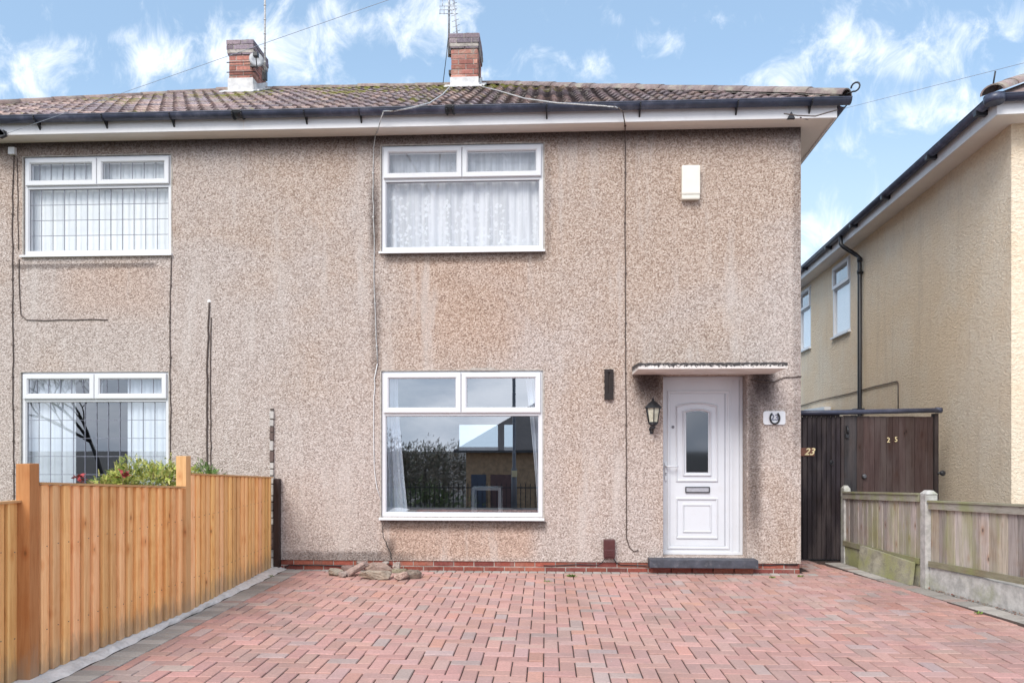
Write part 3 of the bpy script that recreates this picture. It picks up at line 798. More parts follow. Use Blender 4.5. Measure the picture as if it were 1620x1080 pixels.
def ridge_run(mb, p0, p1, L=.45, rad=.115, tone=(.26, .19, .17)):
    p0, p1 = Vector(p0), Vector(p1); d = p1-p0; n = max(1, int(d.length/L)); d /= n; t = d.normalized()
    side = t.cross(Vector((0, 0, 1))).normalized(); up = side.cross(t)
    for i in range(n):
        a = p0+d*i-t*.012; c = p0+d*(i+1)+t*.012; f = random.uniform(.8, 1.15); k_ = tuple(q*f for q in tone)
        r0_ = rad*random.uniform(.98, 1.03); b = len(mb.v); m_ = 10; jz = random.uniform(-.006, .006)
        for P_, rr in ((a, r0_), (c, r0_*.94)):
            for rad_ in (rr, rr-.018):
                for k in range(m_+1):
                    an = math.pi*(k/m_)*1.0; mb.v.append(P_+side*math.cos(an)*rad_+up*(math.sin(an)*rad_*.75+jz-.01))
        M1 = m_+1
        for k in range(m_): mb.face((b+k, b+k+1, b+2*M1+k+1, b+2*M1+k), k_, True)
        for e in (0, 2*M1):
            for k in range(m_): mb.face((b+e+k, b+e+k+1, b+e+M1+k+1, b+e+M1+k), k_)
        mb.box(0, 0, 0, 0, 0, 0) if False else None
rd = MB(); ridge_run(rd, A, B); rd.build('ridge_tiles', M_HIP, roof)
rd = MB(); ridge_run(rd, (RXR+.02, RY0-.0, RZ0+.03), B, .40, .12, (.27, .21, .20)); rd.build('hip_tiles', M_HIP, roof); rd = MB(); ridge_run(rd, (RXL, RY0, RZ0+.02), A, .40, .115)
rd.build('hip_tiles', M_HIP, roof)
bed = MB()   # pale mortar bedding under the hips and ridge
def bedding(p0, p1, r_=.10):
    p0, p1 = Vector(p0), Vector(p1); n = 60; side = (p1-p0).normalized().cross(Vector((0, 0, 1))).normalized()
    for i in range(n):
        a = p0.lerp(p1, i/n); c = p0.lerp(p1, (i+1)/n)
        for s_ in (-1, 1):
            w_ = r_+random.uniform(0, .03)
            bed.add([a+side*s_*.02+Vector((0, 0, .03)), c+side*s_*.02+Vector((0, 0, .03)), c+side*s_*w_+Vector((0, 0, -.015)), a+side*s_*w_+Vector((0, 0, -.015))], [(0, 1, 2, 3)])
bedding((RXR, RY0, RZ0+.02), B); bedding((RXL, RY0, RZ0+.02), A); bedding(A, B)
bed.build('mortar_bedding', M_MORTAR, roof, recalc=False)
# tile edge bedding / verge board above gutter
# hip iron
hi_b = MB(); hp = Vector((RXR+.03, RY0-.03, RZ0+.035))
pts = [hp+Vector((-.05, .05, .0)), hp+Vector((.0, .0, .015))]
for k in range(11):
    an = R(-120+k*30); pts.append(hp+Vector((.062, -.04, .062))+Vector((.7, -.7, 0))*(.045*math.cos(an))+Vector((0, 0, .045*math.sin(an))))
hi_b.tube(pts, .009, 6); hi_b.build('hip_iron', M_IRON, roof)

# chimneys
def chimney(cx, w_, y0, y1, ztop, zbase, label, corbel=3):
    root = None
    m = MB(); tones = ((.42, .18, .14), (.38, .16, .13), (.46, .22, .17), (.34, .17, .14)); blue = ((.25, .20, .23), (.28, .22, .24), (.22, .18, .21))
    x0, x1 = cx-w_/2, cx+w_/2; ch = .0765; n = int((ztop-zbase)/ch)
    def face_course(z, off, tn, gx):
        for (axis) in ('f', 'r', 'l'):
            a, b_ = (x0-gx, x1+gx) if axis == 'f' else (y0-gx, y1+gx)
            x = a-(.1125 if off else 0)
            while x < b_:
                p, q_ = max(x, a)+.006, min(x+.225, b_)-.006
                if q_-p > .02:
                    f = random.uniform(.75, 1.25); cl_ = tuple(u_*f for u_ in random.choice(tn)); j_ = random.uniform(-.003, .004)
                    if axis == 'f': m.box(p, q_, y0-gx-j_, y0+.04, z+.006, z+ch-.006, cl_, bev=.004)
                    elif axis == 'r': m.box(x1-.04, x1+gx+j_, p, q_, z+.006, z+ch-.006, cl_, bev=.004)
                    else: m.box(x0-gx-j_, x0+.04, p, q_, z+.006, z+ch-.006, cl_, bev=.004)
                x += .225
    for i in range(n):
        z = ztop-(i+1)*ch; c_ = i < corbel
        face_course(z, i % 2, blue if c_ else tones, .028 if i < corbel-1 else (.014 if c_ else 0))
    ch_o = m.build('chimney', M_CHBRICK, house); ch_o['label'] = label
    co = MB(); co.box(x0+.006, x1-.006, y0+.006, y1-.006, zbase-.5, ztop-.004); co.box(x0-.02, x1+.02, y0-.02, y1+.02, ztop-corbel*ch+.03, ztop-.005)
    co.build('mortar', M_MORTAR, ch_o)
    fl = MB(); fl.box(x0-.012, x1+.012, y0-.015, y1+.012, zbase-.4, ztop-n*ch+.03, bev=.005)
    zr = lambda y_: RZ0+(y_-RY0)*PITCH+.045
    fl.prism([(x0-.09, y0-.14, zr(y0-.14)), (x1+.07, y0-.14, zr(y0-.14)), (x1+.07, y0+.04, zr(y0+.04)), (x0-.09, y0+.04, zr(y0+.04))], (0, .0, .02))
    fl.prism([(x1-.01, y0, zr(y0)), (x1+.10, y0, zr(y0)), (x1+.10, y1, zr(y1)), (x1-.01, y1, zr(y1))], (0, .0, .02))
    fl.prism([(x1+.004, y0-.01, zr(y0)-.1), (x1+.02, y0-.01, zr(y0)-.1), (x1+.02, y1, zr(y1)-.1), (x1+.004, y1, zr(y1)-.1)], (0, .0, .2))
    fl.build('flashing', simple('lead_mortar_flashing', (.66, .65, .64), .8, .15, 12, bmp=.5, dirt=(.3, .3, .3, .4), dscale=8), ch_o)
    pt_ = MB(); pt_.lathe([(.11, 0), (.13, .02), (.10, .05), (.085, .11), (.095, .12), (.07, .12)], ((x0+x1)/2+.03, (y0+y1)/2, ztop-.005), 18)
    pt_.build('pot', simple('clay_pot', (.30, .22, .19), .8, .2, 9), ch_o)
    return x0, x1, n*ch
YC = 2.95
c0 = at(360.5, 100, YC); c1 = at(401, 100, YC); ZT1 = at(380, 64, YC).z
chx = chimney((c0.x+c1.x)/2, c1.x-c0.x-.03, YC, YC+.55, ZT1, at(380, 129, YC).z, 'left chimney carrying a satellite dish')
e0 = at(712, 100, YC); e1 = at(757.5, 100, YC); ZT2 = at(735, 53.5, YC).z
chy = chimney((e0.x+e1.x)/2, e1.x-e0.x-.03, YC, YC+.55, ZT2, at(735, 128, YC).z, 'right chimney with mossy red brick')

# satellite dish on the right side of the left chimney
dc = at(405, 101, YC-.02); dish = empty('satellite_dish', (dc.x, YC-.12, dc.z), 'small round white satellite dish clamped to the left chimney', 'satellite dish')
q = MB(); Md = Matrix.Rotation(R(62), 3, 'Z') @ Matrix.Rotation(R(-8), 3, 'X')
q.lathe([(.01, .03), (.05, .022), (.105, 0), (.107, -.006), (.05, .014), (.01, .022)], (dc.x+.05, YC-.13, dc.z), 24, axis='Y', M=Matrix.Rotation(R(28), 3, 'Z'))
q.build('dish', simple('dish_paint', (.50, .51, .52), .5, .15, 20), dish)
q = MB(); q.tube([(dc.x+.05, YC-.1, dc.z-.12), (dc.x+.11, YC-.30, dc.z-.03)], .008); q.box(dc.x+.08, dc.x+.15, YC-.34, YC-.27, dc.z-.05, dc.z+.01, bev=.008); q.build('receiver_arm', M_IRON, dish)
q = MB(); q.box(chx[1]-.02, chx[1]+.06, YC-.035, YC+.0, dc.z-.05, dc.z+.05); q.tube([(chx[1]+.03, YC-.02, dc.z), (dc.x+.05, YC-.10, dc.z)], .014); q.build('bracket', M_IRON, dish)

# aerials
M_ALU = simple('aluminium', (.42, .43, .45), .45, .15, 20, metal=.6)
pb = at(419, 115, YC+.1); pole_top = at(419, -60, YC+.1)
r_ = empty('aerial_mast', (pb.x, YC+.1, pb.z), 'thin pale aerial mast rising from the left chimney', 'aerial')
q = MB(); q.tube([(pb.x, YC+.1, pb.z-.12), (pole_top.x+.003, YC+.1, pole_top.z)], .015, 8, caps=True)
for k in range(6):
    zz = pb.z+.15+k*.22; q.tube([(pb.x, YC+.1, zz), (pb.x+.001, YC+.1, zz+.02)], .019, 8)
q.build('mast', M_CABLEW, r_)
q = MB()
for zz in (pb.z-.05, pb.z+.10):
    q.tube([(chx[0]-.02, YC-.03, zz), (chx[1]+.06, YC-.03, zz), (chx[1]+.06, YC+.1, zz)], .007)
q.box(pb.x-.03, pb.x+.03, YC+.06, YC+.13, pb.z-.12, pb.z+.02); q.build('lashing_wire', M_IRON, r_)
q = MB(); yt = at(425, 4, YC+.1).z
q.tube([(pb.x-.02, YC+.1, yt+.1), (pb.x+.35, YC-.2, yt+.22)], .008)
for k in range(6): q.tube([(pb.x+.04+.06*k, YC+.05-.05*k, yt+.04+.02*k), (pb.x+.04+.06*k, YC+.05-.05*k, yt+.26+.02*k)], .004)
q.build('element_boom', M_ALU, r_)

pb = at(710, 55, YC+.15); ptop = at(711, -90, YC+.15)
r_ = empty('television_aerial', (pb.x, YC+.15, at(711, 65, YC).z), 'television aerial with cross bars beside the right chimney', 'aerial')
q = MB(); q.tube([(pb.x, YC+.15, at(711, 66, YC).z-.15), (ptop.x, YC+.15, ptop.z)], .017, 8); q.build('mast', M_ALU, r_)
q = MB()
q.tube([at(715, -25, YC-.1), at(723, 52, YC-.5)], .011, 6)
q.tube([at(712, -5, YC+.1), at(719, 4, YC-.2)], .01, 6)
for k in range(9):
    t = k/8; p_ = at(714.5+8*t, -20+70*t, YC-.15-.35*t); q.tube([p_+Vector((-.045, -.03, -.035)), p_+Vector((.045, .03, .035))], .0045, 5)
q.build('element_boom', M_ALU, r_)
q = MB()
for (xa, xb) in ((695, 708), (714, 723)):
    for yy in (10, 16, 22): q.tube([at(xa, yy, YC+.1), at(xb, yy, YC+.1)], .0045, 5)
    for xx in (xa+1, (xa+xb)/2+1): q.tube([at(xx, 9, YC+.1), at(xx, 23, YC+.1)], .005, 5)
for yy in (10, 16, 22): q.tube([at(706, yy, YC+.12), at(716, yy, YC+.12)], .005, 5)
q.tube([at(696, 0, YC+.1), at(722, 0, YC+.1)], .0045, 5); q.tube([at(700, 0, YC+.1), at(700, 10, YC+.1)], .0045, 5); q.tube([at(718, 0, YC+.1), at(718, 10, YC+.1)], .0045, 5)
q.build('reflector_grid', M_ALU, r_)
for za in (.25, .55): q = MB(); q.box(chy[0]-.05, chy[0]+.02, YC+.1, YC+.2, ZT2-za, ZT2-za+.06); q.build('bracket', M_IRON, r_)
q = MB(); q.tube([at(709, 60, YC), at(706, 90, YC), at(701, 131, YC)], .006, 5); q.build('aerial_lead', M_IRON, r_); q = MB()
q.tube([(chy[1]+.01, YC-.02, ZT2-.1), (chy[1]+.03, YC-.03, ZT2-.4), (chy[1]+.02, YC-.02, ZT2-.75)], .006, 5)
q.build('aerial_lead', M_IRON, r_)

# ---- front door
dr = empty('front_door', (0, 0, 0), None, None) if False else None
x0, x1, z0, z1 = D_OP; YD = .17
fr = MB()
xfr = at(1173, 700, YD).x-.004
fr.ring(x0+.001, x1-.001, z0+.002, z1-.002, [(0, YD+.09), (0, YD-.01), (.004, YD-.014), (.030, YD-.014), (.034, YD-.008), (.034, YD+.09)])
lx0, lx1 = at(1060.5, 700, YD).x, at(1146.5, 700, YD).x; lz0, lz1 = at(1100, 863, YD).z, at(1100, 622.5, YD).z
for (a, b_, c, d, yy) in ((x0+.03, lx0-.006, z0+.03, z1-.03, YD-.004), (lx1+.006, x1-.03, z0+.03, z1-.03, YD-.004)):
    fr.box(a, b_, yy, YD+.08, c, d, bev=.004)
fr.box(lx0-.008, lx1+.008, YD-.003, YD+.08, lz1+.006, z1-.03, bev=.003)
fr.box(lx0-.008, lx1+.008, YD-.003, YD+.08, z0+.03, lz0-.006, bev=.003)
# trims: outer stepped bead
fr.ring(lx0-.035, lx1+.05, lz0-.035, lz1+.035, [(0, YD), (0, YD-.012), (.006, YD-.016), (.020, YD-.016), (.028, YD-.006), (.034, YD-.006), (.034, YD)])
fr.box(lx1+.075, lx1+.085, YD-.013, YD, z0+.04, z1-.04); fr.box(x1-.05, x1-.042, YD-.018, YD, z0+.04, z1-.04)
door = fr.build('door', M_DOORW, house)
lf = MB(); lf.box(lx0, lx1, YD-.000, YD+.05, lz0, lz1, bev=.003)
def mould(a, b_, c, d, arch=0., wd=.018, pr=.014):
    """raised moulding ring; optional arched top"""
    def path(i):
        pts = [(a+i, c+i), (b_-i, c+i)]
        if arch:
            n = 12
            for k in range(n+1):
                t = k/n; xx = b_-i-(b_-a-2*i)*t; pts.append((xx, d-i-arch+arch*math.sin(math.pi*t)**.8))
        else: pts += [(b_-i, d-i), (a+i, d-i)]
        return pts
    rings = [(0, 0.), (wd*.3, pr*.8), (wd*.5, pr), (wd*.75, pr*.7), (wd, 0.)]
    b = len(lf.v); m_ = len(path(0))
    for (i, h_) in rings:
        for (xx, zz) in path(i): lf.v.append(Vector((xx, YD+.0005-h_, zz)))
    for j in range(len(rings)-1):
        for k in range(m_): lf.face((b+j*m_+k, b+j*m_+(k+1) % m_, b+(j+1)*m_+(k+1) % m_, b+(j+1)*m_+k))
def dz(y): return at(1100, y, YD).z
def dxx(x): return at(x, 700, YD).x
mould(dxx(1069), dxx(1136), dz(762), dz(636), .035, .024, .018)
mould(dxx(1079.5), dxx(1125.5), dz(753), dz(645.5), .03, .026, .022)
mould(dxx(1069), dxx(1136), dz(852), dz(787), 0, .024, .018)
mould(dxx(1079.5), dxx(1125.5), dz(842), dz(797), 0, .020, .016)
lf.box(dxx(1080)+.02, dxx(1125)-.02, YD-.004, YD+.01, dz(840), dz(799), bev=.003)
leaf = lf.build('door_leaf', M_DOORW, door)
gp = MB(); ga_, gb_, gc_, gd_ = dxx(1085.5), dxx(1120), dz(746.5), dz(651)
pts = [(ga_, YD-.006, gc_), (gb_, YD-.006, gc_)]
for k in range(13):
    t = k/12; pts.append((gb_-(gb_-ga_)*t, YD-.006, gd_-.012+.018*math.sin(math.pi*t)))
gp.prism(pts, (0, .004, 0), None); gp.build('glass', glass_mat('obscure_glass', .15, .04, (.05, .055, .07)), door)
bk = MB(); bk.prism([(p[0], YD-.0015, p[2]) for p in pts], (0, .001, 0)); bk.build('dark_backing', simple('dark_glass_core', (.07, .075, .09), .5, .3, 60), door)
lb = MB(); a, b_, c, d = dxx(1084), dxx(1122.5), dz(779), dz(769.5)
lb.ring(a, b_, c, d, [(0, YD), (0, YD-.018), (.010, YD-.018), (.010, YD)]); lbo = lb.build('letterbox', M_BLACK, door)
lb = MB(); lb.box(a+.009, b_-.009, YD-.012, YD, c+.009, d-.009, bev=.003); lb.build('flap', simple('brushed_steel', (.62, .63, .66), .3, .08, 60, metal=.7), door)
hd = MB(); hx_ = dxx(1053); hz = dz(737)
hd.box(hx_-.014, hx_+.014, YD-.022, YD-.003, dz(760), dz(731), bev=.004)
hd.tube([(hx_, YD-.02, hz), (hx_, YD-.065, hz), (hx_+.02, YD-.07, hz), (hx_+.13, YD-.068, hz)], .009, 8)
hd.build('handle', M_DOORW, door)
kh = MB(); kh.lathe([(.006, 0), (.006, -.003)], (hx_, YD-.022, dz(748)), 12, axis='Y'); kh.box(hx_-.003, hx_+.003, YD-.026, YD-.022, dz(752), dz(748)); kh.build('keyhole', M_BLACK, door)
kh = MB(); kh.lathe([(.016, 0), (.016, -.008), (.010, -.012)], (dxx(1064.5), YD+.001, dz(675)), 14, axis='Y'); kh.build('deadlock', simple('lock_grey', (.18, .18, .2), .3, .1, 50, metal=.6), door)
# seal line
sl_ = MB(); sl_.ring(lx0-.006, lx1+.006, lz0-.006, lz1+.006, [(0, YD-.001), (.006, YD-.001)]); sl_.build('seal', M_LEAD, door)

# canopy over the door
ca = MB()
cxl, cxr = at(1000, 600, 0).x, at(1219, 600, 0).x; cz0, cz1 = 2.158, 2.222; cy = -.56
nseg = 50
for i in range(nseg):
    a = cxl+(cxr-cxl)*i/nseg; b_ = cxl+(cxr-cxl)*(i+1)/nseg
    e0_, e1_ = .004*math.sin(i*2.1), .004*math.sin((i+1)*2.1)
    ca.add([(a, cy, cz0), (b_, cy, cz0), (b_, cy-.004, cz1-.01+e1_), (a, cy-.004, cz1-.01+e0_), (a, cy+.02, cz1+e0_), (b_, cy+.02, cz1+e1_), (a, .01, cz1+.02), (b_, .01, cz1+.02), (a, .01, cz0-.006), (b_, .01, cz0-.006)],
           [(0, 1, 3, 2) if False else (0, 1, 2, 3), (3, 2, 5, 4), (4, 5, 7, 6), (8, 9, 1, 0)])
for xx in (cxl, cxr): ca.add([(xx, cy, cz0), (xx, cy, cz1-.006), (xx, .01, cz1+.02), (xx, .01, cz0-.006)], [(0, 1, 2, 3)])
def canopy_mat():
    m, k, p = mat_new('flaking_canopy'); P = pos(k); s = k.n('ShaderNodeSeparateXYZ'); k.link(P, s.inputs[0])
    n = k.noise(P, 34, 6, .75); c = k.mix(k.maprange(k.noise(P, 5, 5, .6), .3, .7), (.66, .61, .57), (.80, .77, .74))
    top = k.maprange(s.outputs[2], cz0+.012, cz1-.006, .02, .34, False); low = k.maprange(s.outputs[2], cz0+.003, cz0+.010)
    mk = k.math('MULTIPLY', k.maprange(k.math('ADD', n, top), .60, .66), low)
    c = k.mix(mk, c, (.055, .05, .05)); k.put(p.inputs['Base Color'], c); p.inputs['Roughness'].default_value = .85
    bump(k, p, n, .3, .01); return m
M_CAN = canopy_mat(); ca.build('door_canopy', M_CAN, house)
# doorstep
ds = MB(); a = atz(1028, 884, .15).x
sx0, sx1 = at(1028, 890, -.15).x, at(1200, 890, -.15).x
ds.box(sx0, sx1, -.15, .20, .070, .160, bev=.008)
st = ds.build('doorstep', simple('painted_step', (.060, .064, .082), .6, .25, 12, bmp=.25, dirt=(.22, .22, .24, .4), dscale=14, dlo=.52, dhi=.7), house)
ds = MB(); bricks(ds, sx0+.02, sx1-.02, -.04, -.02, 1, .225, .078); ds.build('step_brick', M_BRICK, house)

# crack in the wall
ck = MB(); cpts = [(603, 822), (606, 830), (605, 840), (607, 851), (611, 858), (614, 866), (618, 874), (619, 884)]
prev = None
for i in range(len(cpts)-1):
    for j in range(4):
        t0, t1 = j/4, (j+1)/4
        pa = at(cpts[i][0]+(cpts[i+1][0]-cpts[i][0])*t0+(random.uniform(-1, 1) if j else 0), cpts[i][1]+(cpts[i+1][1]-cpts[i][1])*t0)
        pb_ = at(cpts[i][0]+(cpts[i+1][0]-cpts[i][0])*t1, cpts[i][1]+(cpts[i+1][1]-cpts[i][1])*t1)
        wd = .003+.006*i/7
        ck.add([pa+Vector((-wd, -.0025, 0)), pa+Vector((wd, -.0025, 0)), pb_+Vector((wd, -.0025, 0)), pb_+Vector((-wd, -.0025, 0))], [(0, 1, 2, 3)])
ck.build('wall_crack', simple('crack_shade', (.07, .06, .055), 1, .3, 50), house, recalc=False)  # dark strips on the wall face, the crack's inner shade put into the colour

# ------------------------------------------------------------------ fittings on the wall
def wiggle(pxs, Y, r_, name, mat, label, cat='cable', amp=.003, group=None, step=.09, clips=0):
    P_ = [at(p[0], p[1], p[2] if len(p) > 2 else Y) for p in pxs]; out = [P_[0]]
    for a, b_ in zip(P_, P_[1:]):
        n = max(1, int((b_-a).length/step))
        for k in range(1, n+1):
            q_ = a.lerp(b_, k/n)
            if k < n: q_ += Vector((random.gauss(0, amp), 0, random.gauss(0, amp)))
            out.append(q_)
    m = MB(); m.tube(out, r_, 6)
    if clips:
        for q_ in out[3::clips]: m.box(q_.x-r_*1.8, q_.x+r_*1.8, q_.y-r_*1.4, q_.y+r_, q_.z-.006, q_.z+.006)
    return tag(m.build(name, mat), label, cat, group)
wiggle([(22, 246), (20, 300), (20, 520), (22, 800)], -.007, .006, 'wall_cable', M_CABLE, 'dark cable running down from the small white box at the far left of the wall', clips=4)
wiggle([(27, 250), (28, 330), (29, 395)], -.006, .004, 'wall_cable', M_CABLE, 'thin cable between the small white box and the leaded upstairs window sill')
wiggle([(30, 410), (31, 470), (33, 498), (42, 506), (75, 507), (110, 506), (150, 505), (170, 506)], -.006, .0055, 'wall_cable', M_CABLE, 'dark cable bending sideways below the leaded upstairs window')
wiggle([(271, 408), (269, 480), (269, 580), (270, 660), (268, 760)], -.007, .0055, 'wall_cable', M_CABLE, 'dark cable running from the right end of the leaded upstairs sill to the fence', clips=4)
wiggle([(331, 478), (328, 560), (327, 760)], -.009, .009, 'wall_cable', M_CABLE, 'thicker cable of the pair hanging above the end of the shrub')
wiggle([(334, 502), (333, 560), (333, 640), (334, 760)], -.007, .006, 'wall_cable', M_CABLE, 'thinner cable of the pair hanging above the end of the shrub')
q = MB(); a = at(331, 477); q.lathe([(.022, 0), (.020, -.006), (.008, -.008)], (a.x, 0, a.z), 10, axis='Y'); tag(q.build('filler_patch', M_SLAB), 'white dab of filler where the pair of cables leaves the wall', 'filler')
wiggle([(607, 176, -.36), (602, 190, -.3), (598, 205, -.24), (594, 213, -.02), (591, 235, -.012), (590, 300, -.01), (592, 400, -.01), (593, 480, -.01), (597, 575, -.01)], -.01, .0055, 'wall_cable', M_CABLEW, 'pale cable running from the gutter down the left side of the lace window', clips=5)
wiggle([(597, 575), (592, 600), (591, 680), (592, 740), (596, 770), (602, 790)], -.012, .005, 'wall_cable', simple('white_cable', (.72, .72, .72), .5, .1, 30), 'white cable bowing along the left side of the downstairs lounge window')
wiggle([(977, 170, -.36), (985, 176, -.35), (988, 192, -.25), (989, 207, -.02), (989, 300, -.006), (990, 590, -.006), (991, 700, -.006), (991, 850, -.006), (996, 866, -.006), (1003, 872, -.006), (1010, 870, -.008)], -.006, .006, 'wall_cable', M_CABLE, 'long brown cable running from the gutter to a loose end left of the front door', amp=.002, clips=6)
wiggle([(1188, 600), (1205, 604), (1225, 604), (1240, 597), (1268, 595)], -.008, .006, 'wall_cable', M_CABLE, 'short black cable looping from the door canopy to the house corner')
wiggle([(958, 882, -.03), (952, 890, -.01), (946, 893, .0), (900, 893, .004), (860, 894, .004)], 0, .005, 'wall_cable', M_BLACK, 'black cable running left from the brown box along the brick plinth')
wiggle([(970, 882, -.03), (975, 890, -.012), (982, 893, .0), (1020, 894, .0), (1030, 895, -.045), (1110, 897, -.05), (1195, 896, -.05), (1205, 893, .004), (1262, 893, .004)], 0, .006, 'wall_cable', M_BLACK, 'black cable running right from the brown box under the dark doorstep')
wiggle([(450, 902, .0), (452, 896, .0), (458, 893, 0), (500, 893, 0), (560, 895, 0)], 0, .006, 'wall_cable', M_BLACK, 'black cable along the brick plinth beside the end of the fence')
# aerial leads over the tiles
def onroof(px, py): return hit(px, py, Vector((0, RY0, RZ0+.07)), nup)
m = MB(); m.tube([onroof(*p) for p in ((712, 137), (700, 150), (680, 163), (655, 170), (640, 173), (622, 176))]+[at(607, 176, -.36)], .0075, 6)
tag(m.build('roof_cable', M_CABLEW), 'pale cable snaking down the tiles below the right chimney to the gutter', 'cable')
m = MB(); m.tube([onroof(*p) for p in ((762, 137), (790, 144), (830, 156), (880, 163), (940, 167), (972, 169))]+[at(977, 171, -.36)], .007, 6)
tag(m.build('roof_cable', M_CABLEW), 'thin pale cable slanting right across the tiles from the right chimney', 'cable')
m = MB()
for pp in (((1240, 180, -.345), (1262, 183, -.35), (1290, 184, -.35), (1310, 178, -.36), (1325, 174, -.36)), ((1266, 186, -.25), (1290, 192, -.1), (1302, 204, -.02+.3))):
    m.tube([at(*p) for p in pp], .006, 6)
tag(m.build('roof_cable', M_CABLE), 'dark cable looping under the gutter at the right corner of the eaves', 'cable')

# junction box, alarm box, wooden plaque, meter box
q = MB(); a = at(17, 235); b_ = at(27, 246); q.box(a.x, b_.x, -.045, 0, b_.z, a.z, bev=.006); tag(q.build('junction_box', M_UPVC), 'small white cable box below the eaves at the far left', 'junction box')
a = at(1078, 263, -.04); b_ = at(1107, 316, -.04)
al = empty('burglar_alarm', ((a.x+b_.x)/2, 0, b_.z), 'cream burglar alarm box high on the wall above the front door', 'alarm box')
M_CREAM = simple('cream_plastic', (.80, .77, .68), .4, .04, 5, dirt=(.5, .45, .38, .15))
q = MB(); q.box(a.x, b_.x, -.075, 0, b_.z+.05, a.z, bev=.018); q.build('case', M_CREAM, al)
q = MB(); q.box(a.x+.002, b_.x-.002, -.066, 0, b_.z, b_.z+.056, bev=.014); q.build('lower_lens', simple('cream_lens', (.74, .71, .62), .35, .04, 5), al)
a = at(956.5, 584, -.03); b_ = at(970.5, 632, -.03)
wd = empty('wooden_wall_ornament', ((a.x+b_.x)/2, 0, b_.z), 'narrow dark wooden ornament on the wall left of the canopy', 'wall ornament')
M_BURNT = wood_mat('charred_wood', 'z', False, (.01, .01, .01), None, (.5, .45, .42))
q = MB(); c_ = (.035, .03, .03); w_ = b_.x-a.x
n = 9
for side in (0, 1):
    for i in range(n):
        z0_ = b_.z+(a.z-b_.z)*i/n; z1_ = b_.z+(a.z-b_.z)*(i+1)/n; j_ = random.uniform(-.003, .003)
        if side == 0: q.box(a.x+j_, a.x+w_*.40, -.035-j_, 0, z0_, z1_-.0005, c_)
        else: q.box(a.x+w_*.60, b_.x+j_, -.035+j_, 0, z0_, z1_-.0005, c_)
q.build('side_strip', M_BURNT, wd)
q = MB(); q.box(a.x+w_*.38, a.x+w_*.62, -.018, 0, b_.z, a.z, (.06, .05, .05)); q.box(a.x+w_*.3, a.x+w_*.7, -.037, 0, b_.z, b_.z+.07, c_); q.box(a.x+w_*.3, a.x+w_*.7, -.037, 0, a.z-.03, a.z, c_)
q.build('backing', M_BURNT, wd)
a = at(955, 853, -.06); b_ = at(973, 883, -.06)
mt = empty('meter_box', ((a.x+b_.x)/2, 0, b_.z), 'small maroon plastic utility box low on the wall left of the front door', 'utility box')
M_MAR = simple('maroon_plastic', (.085, .028, .028), .35, .1, 8)
q = MB(); q.box(a.x, b_.x, -.075, 0, b_.z, a.z, bev=.012); q.build('case', M_MAR, mt)
q = MB(); q.box(a.x+.012, b_.x-.012, -.083, -.07, b_.z+.018, b_.z+.10, bev=.008)
for k in range(3): q.box(a.x+.03, b_.x-.03, -.086, -.08, b_.z+.035+k*.02, b_.z+.040+k*.02)
q.build('embossed_panel', M_MAR, mt)

# lantern
lc = at(1033, 660, -.12); zt = at(1033, 636, -.12).z; zb = at(1033, 671, -.12).z
la = empty('wall_lantern', (lc.x, 0, at(1033, 685, -.02).z), 'black coach lantern with frosted glass left of the front door', 'wall lamp')
Lx, Ly = lc.x, -.12; hgt = zt-zb
def frus(m, r0_, r1_, z0_, z1_): m.lathe([(r0_, z0_), (r1_, z1_)], (Lx, Ly, 0), 6, smooth=False, phase=R(30))
q = MB(); q.lathe([(.095, zt-.055), (.088, zt-.045), (.050, zt-.008), (.022, zt+.010), (.012, zt+.02), (.016, zt+.03), (.006, zt+.045), (.002, zt+.05)], (Lx, Ly, 0), 6, smooth=False, phase=R(30))
q.lathe([(.099, zt-.064), (.099, zt-.053)], (Lx, Ly, 0), 6, smooth=False, phase=R(30)); q.build('lamp_roof', M_IRON, la)
gz0, gz1 = zb+.02, zt-.062
q = MB()
for k in range(6):
    an = R(30+60*k); q.tube([(Lx+.052*math.cos(an), Ly+.052*math.sin(an), gz0), (Lx+.078*math.cos(an), Ly+.078*math.sin(an), gz1)], .0055, 5)
q.lathe([(.05, gz0-.012), (.058, gz0-.004), (.056, gz0+.006)], (Lx, Ly, 0), 6, smooth=False, phase=R(30))
q.lathe([(.008, zb-.055), (.03, zb-.035), (.018, zb-.02), (.04, zb-.005), (.05, gz0-.01)], (Lx, Ly, 0), 12); q.build('cage', M_IRON, la)
q = MB(); q.lathe([(.048, gz0), (.074, gz1)], (Lx, Ly, 0), 6, smooth=False, phase=R(30)); q.build('glass', simple('frosted_glass', (.55, .53, .42), .3, .25, 18), la)
q = MB(); zb2 = at(1033, 686, -.02).z
q.tube([(Lx, Ly, zb-.03), (Lx, -.09, zb-.065), (Lx, -.045, zb-.07), (Lx, -.012, zb-.045)], .012, 8)
q.lathe([(.028, 0), (.026, -.010), (.018, -.016)], (Lx, 0, zb-.05), 14, axis='Y'); q.box(Lx-.018, Lx+.018, -.012, 0, zb2, zb-.02, bev=.005)
q.build('wall_bracket', M_IRON, la)

